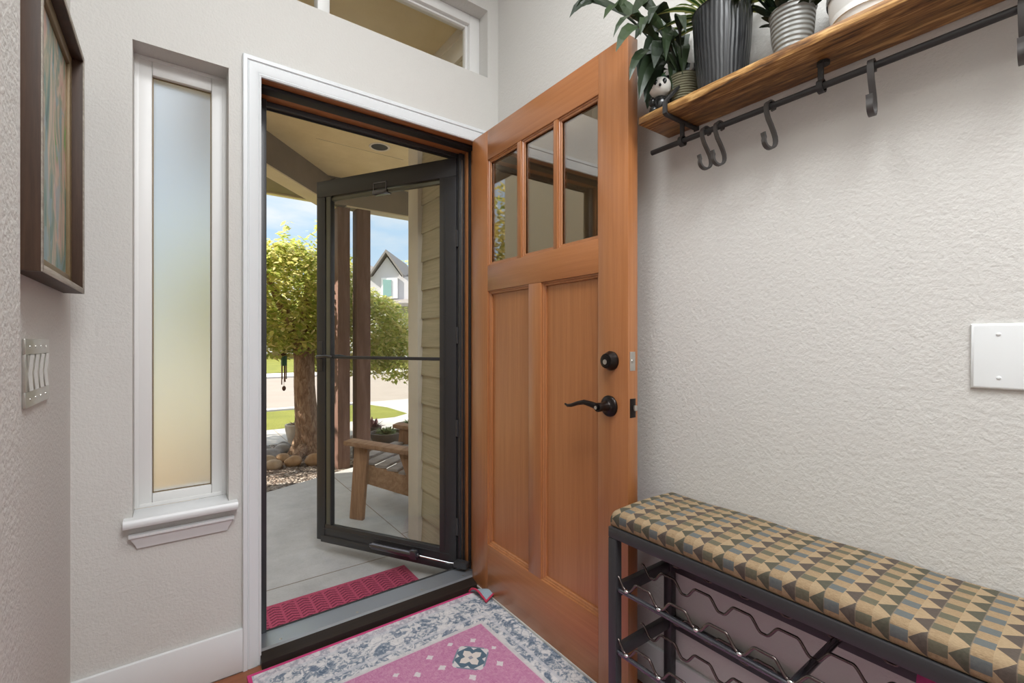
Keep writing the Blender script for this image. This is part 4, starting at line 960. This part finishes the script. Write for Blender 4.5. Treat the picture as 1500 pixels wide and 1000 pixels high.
# second tree to the left of the porch (seen mirrored in the door's glass)
T2 = Vector((-2.3, 7.0, GZ)); t2 = empty('tree', T2, 0, 'yellowing tree seen only as a reflection in the door glass', 'tree')
m = MB(); m.tube([T2, T2 + Vector((.05, 0, 1.0)), T2 + Vector((0, .05, 2.2)), T2 + Vector((.1, .1, 3.3))], [.14, .1, .08, .03], 12); m.build('trunk', 'bark', t2, smooth=60)
m = MB(); leaves(m, crown_pts(3800, (T2.x, T2.y, 2.5), (1.5, 1.2, 1.5), 21, .3), .15, 22, .8); m.build('foliage', 'yellow_leaf', t2, False, 'leaf')

# wind chime hanging in the tree
wc = empty('wind_chime', atD(416, 525, 4.95), 0, 'wind chime with green top hanging from the tree', 'wind chime')
W0 = atD(416, 525, 4.95)
m = MB(); m.lathe([(.012, .06), (.03, .05), (.036, .035), (.036, .03)], (0, 0, 0), 16); m.build('cap', 'chime_metal', wc, True)
m = MB(); m.lathe([(.030, .03), (.030, -.075), (.01, -.08)], (0, 0, 0), 16); m.build('body', 'dark_green_paint', wc, True)
for k in range(5):
    a = 2 * math.pi * k / 5; x, y = .024 * math.cos(a), .024 * math.sin(a); m = MB(); m.tube([(x, y, -.075), (x, y, -.22 - .03 * (k % 3))], .0055, 8); m.build('chime_tube', 'chime_metal', wc, True)
m = MB(); m.tube([(0, 0, -.08), (0, 0, -.30)], .002, 6); m.ball((0, 0, -.32), .02, 2, (1, .4, 1.4)); m.build('sail', 'chime_metal', wc, True)
m = MB(); m.tube([(0, 0, .05), (0, 0, .28)], .002, 6); m.build('cord', 'chime_metal', wc, True)

# river rocks, each its own stone
ROCKS = [(.765, 5.25, .10, .08, .06, 'rock_tan', 'large tan river rock at the left edge of the rock border'),
         (.80, 5.06, .095, .07, .052, 'rock_tan', 'flat tan river rock in front of the left rocks'),
         (.985, 5.06, .082, .07, .062, 'rock_brown', 'round golden brown river rock left of the trunk'),
         (1.165, 4.985, .092, .08, .07, 'rock_brown', 'large orange-brown river rock right under the trunk'),
         (1.335, 5.02, .072, .065, .055, 'rock_tan', 'tan river rock right of the trunk base'),
         (.93, 5.30, .07, .07, .055, 'rock_brown', 'brown river rock behind the golden brown one'),
         (.84, 5.52, .105, .08, .065, 'rock_grey', 'grey river rock behind the tan rocks'),
         (1.0, 5.72, .09, .08, .06, 'rock_grey', 'wide grey river rock near the sidewalk'),
         (.83, 5.80, .075, .07, .06, 'rock_grey', 'grey river rock farthest left by the sidewalk'),
         (1.05, 5.93, .07, .06, .055, 'rock_grey', 'small grey river rock beside the clay pot')]
for k, (x, y, a, b, c, mt, lb) in enumerate(ROCKS):
    m = MB(); m.ball((x, y, GZ + c * .55), 1, 3, (a, b, c), .09, k); tag(m.build('river_rock', mt, None, False, 60, (x, y, GZ)), lb, 'rock', 'river rocks under the tree')

# planters beyond the chair
def rosette(m, c, n, L_, seed, up=.7, wd=.3):
    rnd = random.Random(seed)
    for k in range(n):
        a = rnd.uniform(0, 6.28); el = rnd.uniform(.15, 1.3) * up; d = Vector((math.cos(a) * math.cos(el), math.sin(a) * math.cos(el), math.sin(el))); l = L_ * rnd.uniform(.6, 1.1)
        b = Vector(c) + Vector((d.x, d.y, 0)) * L_ * .25
        m.blade([b, b + d * l * .5, b + d * l + Vector((0, 0, -.1 * l))], l * wd, d.cross(Vector((0, 0, 1))), .3)
def planter(c, r0, r1, h, pot, leaf, n, L_, seed, lb, up=.7, wd=.3):
    e = empty('planter', c, 0, lb, 'planter', 'planters beyond the porch'); m = MB(); m.lathe([(r0 * .9, 0), (r0, .01), (r1 * .97, h * .75), (r1, h), (r1 - .02, h), (r1 - .025, h - .03), (.02, h - .03)], (0, 0, 0), 28); m.build('pot', pot, e, True)
    m = MB(); rosette(m, (0, 0, h - .02), n, L_, seed, up, wd); m.build('foliage', leaf, e, True, 'leaf')
planter((2.08, 5.37, GZ), .13, .20, .16, 'pot_dark', 'succulent_leaf', 160, .12, 31, 'dark bowl planter full of pale green succulents')
planter((2.12, 6.0, GZ), .10, .13, .13, 'pot_dark', 'purple_leaf', 70, .15, 32, 'planter with tall purple leaves left of the succulents', 1.0)
planter((2.53, 5.70, GZ), .14, .19, .17, 'pot_stone', 'succulent_leaf', 140, .10, 33, 'wide brown bowl planter behind the succulents')
planter((2.82, 6.0, GZ), .12, .17, .22, 'pot_tan', 'red_leaf', 60, .14, 34, 'pale planter with reddish leaves by the corner board')
planter((1.235, 6.10, GZ), .10, .14, .24, 'pot_tan', 'dry_leaf', 16, .1, 35, 'tan clay planter half hidden behind the tree trunk')

# houses across the street
hs = empty('house', (14.5, 30, GZ), 0, 'pale grey gabled house across the street', 'house')
hr = Vector((S_ - .2711 * C_ * 0, C_, 0))
def hp(x, y, d): return atD(x, y, d)
gx = lambda px, d: atD(px, 500, d)
D = 32
Lp, Rp = gx(520, D), gx(640, D); ax = (Rp - Lp).normalized(); nm_ = Vector((-ax.y, ax.x, 0))
def hpt(px, py): return atD(px, py, D)
m = MB(); b0 = hpt(520, 470); b1 = hpt(640, 470)
poly = [hpt(510, 520), hpt(660, 520), hpt(660, 405), hpt(588, 405), hpt(567, 376), hpt(546, 405), hpt(510, 405)]
for p in poly[:2]: p.z = GZ
m.prism(poly, nm_ * 6); m.build('wall', 'house_wall', hs, smooth=0)
m = MB(); th_ = Vector((0, 0, .22))
for a, b in ((hpt(567, 371), hpt(541, 409)), (hpt(567, 371), hpt(592, 407))): a = a - nm_ * .35; b = b - nm_ * .35; m.ringstrip([[a, a + th_, a + th_ + nm_ * 6.3, a + nm_ * 6.3], [b, b + th_, b + th_ + nm_ * 6.3, b + nm_ * 6.3]])
for a, b in ((hpt(592, 405), hpt(664, 392)), (hpt(506, 392), hpt(543, 407))): a = a - nm_ * .3 + nm_ * 1; b = b - nm_ * .3 + nm_ * 1; m.ringstrip([[a, a + th_, a + th_ * 5 + nm_ * 5, a + nm_ * 5], [b, b + th_, b + th_ * 5 + nm_ * 5, b + nm_ * 5]])
m.build('roof', 'house_roof', hs, smooth=0)
m = MB(); m.prism([hpt(559, 437) - nm_ * .12, hpt(583, 437) - nm_ * .12, hpt(583, 407) - nm_ * .12, hpt(559, 407) - nm_ * .12], nm_ * .1); f_ = m.build('window', 'house_trim', hs, smooth=0)
m = MB(); m.prism([hpt(562, 434) - nm_ * .16, hpt(574, 434) - nm_ * .16, hpt(574, 410) - nm_ * .16, hpt(562, 410) - nm_ * .16], nm_ * .06); m.build('pane', 'house_pane', f_, smooth=0)
m = MB(); a = hpt(548, 452) - nm_ * 2.2; b = hpt(660, 452) - nm_ * 2.2; a2 = hpt(556, 444); b2 = hpt(660, 440); m.ringstrip([[a, a + th_, a2 + th_, a2], [b, b + th_, b2 + th_, b2]]); m.build('lower_roof', 'house_roof', hs, smooth=0)
# roof seen left, over the tree
h2 = empty('house', (16, 44, GZ), 0, 'house with a brown roof far behind the tree', 'house')
D2 = 46
m = MB(); A = [atD(360, 520, D2), atD(432, 520, D2), atD(432, 398, D2), atD(360, 398, D2)]
for p in A[:2]: p.z = GZ
n2_ = Vector((.35, .93, 0)); m.prism(A, n2_ * 8); m.build('wall', 'house_wall', h2, smooth=0)
m = MB(); m.ringstrip([[atD(352, 400, D2) - n2_ * .5, atD(352, 400, D2) + n2_ * 8, atD(392, 372, D2) + n2_ * 4], [atD(442, 400, D2) - n2_ * .5, atD(442, 400, D2) + n2_ * 8, atD(405, 374, D2) + n2_ * 4]]); m.build('roof', 'brown_roof', h2, smooth=0)
# far trees across the street
for k, (px, py, d_, r_, lb) in enumerate(((600, 440, 46, 5.2, 'green tree behind the pale grey house'), (405, 470, 34, 2.4, 'green tree far across the street behind the near tree'), (482, 455, 42, 2.9, 'green tree across the street hidden behind the storm door stile'))):
    c_ = atD(px, py, d_); b = Vector((c_.x, c_.y, GZ)); e = empty('tree', b, 0, lb, 'tree'); m = MB(); m.tube([b, Vector((c_.x, c_.y, c_.z))], [.3, .15], 10); m.build('trunk', 'bark', e, smooth=60)
    m = MB(); leaves(m, crown_pts(1800, c_, (r_, r_, r_ * .8), 60 + k, .5), .75, 70 + k, .8); m.build('foliage', 'tree_leaf', e, False, 'leaf')
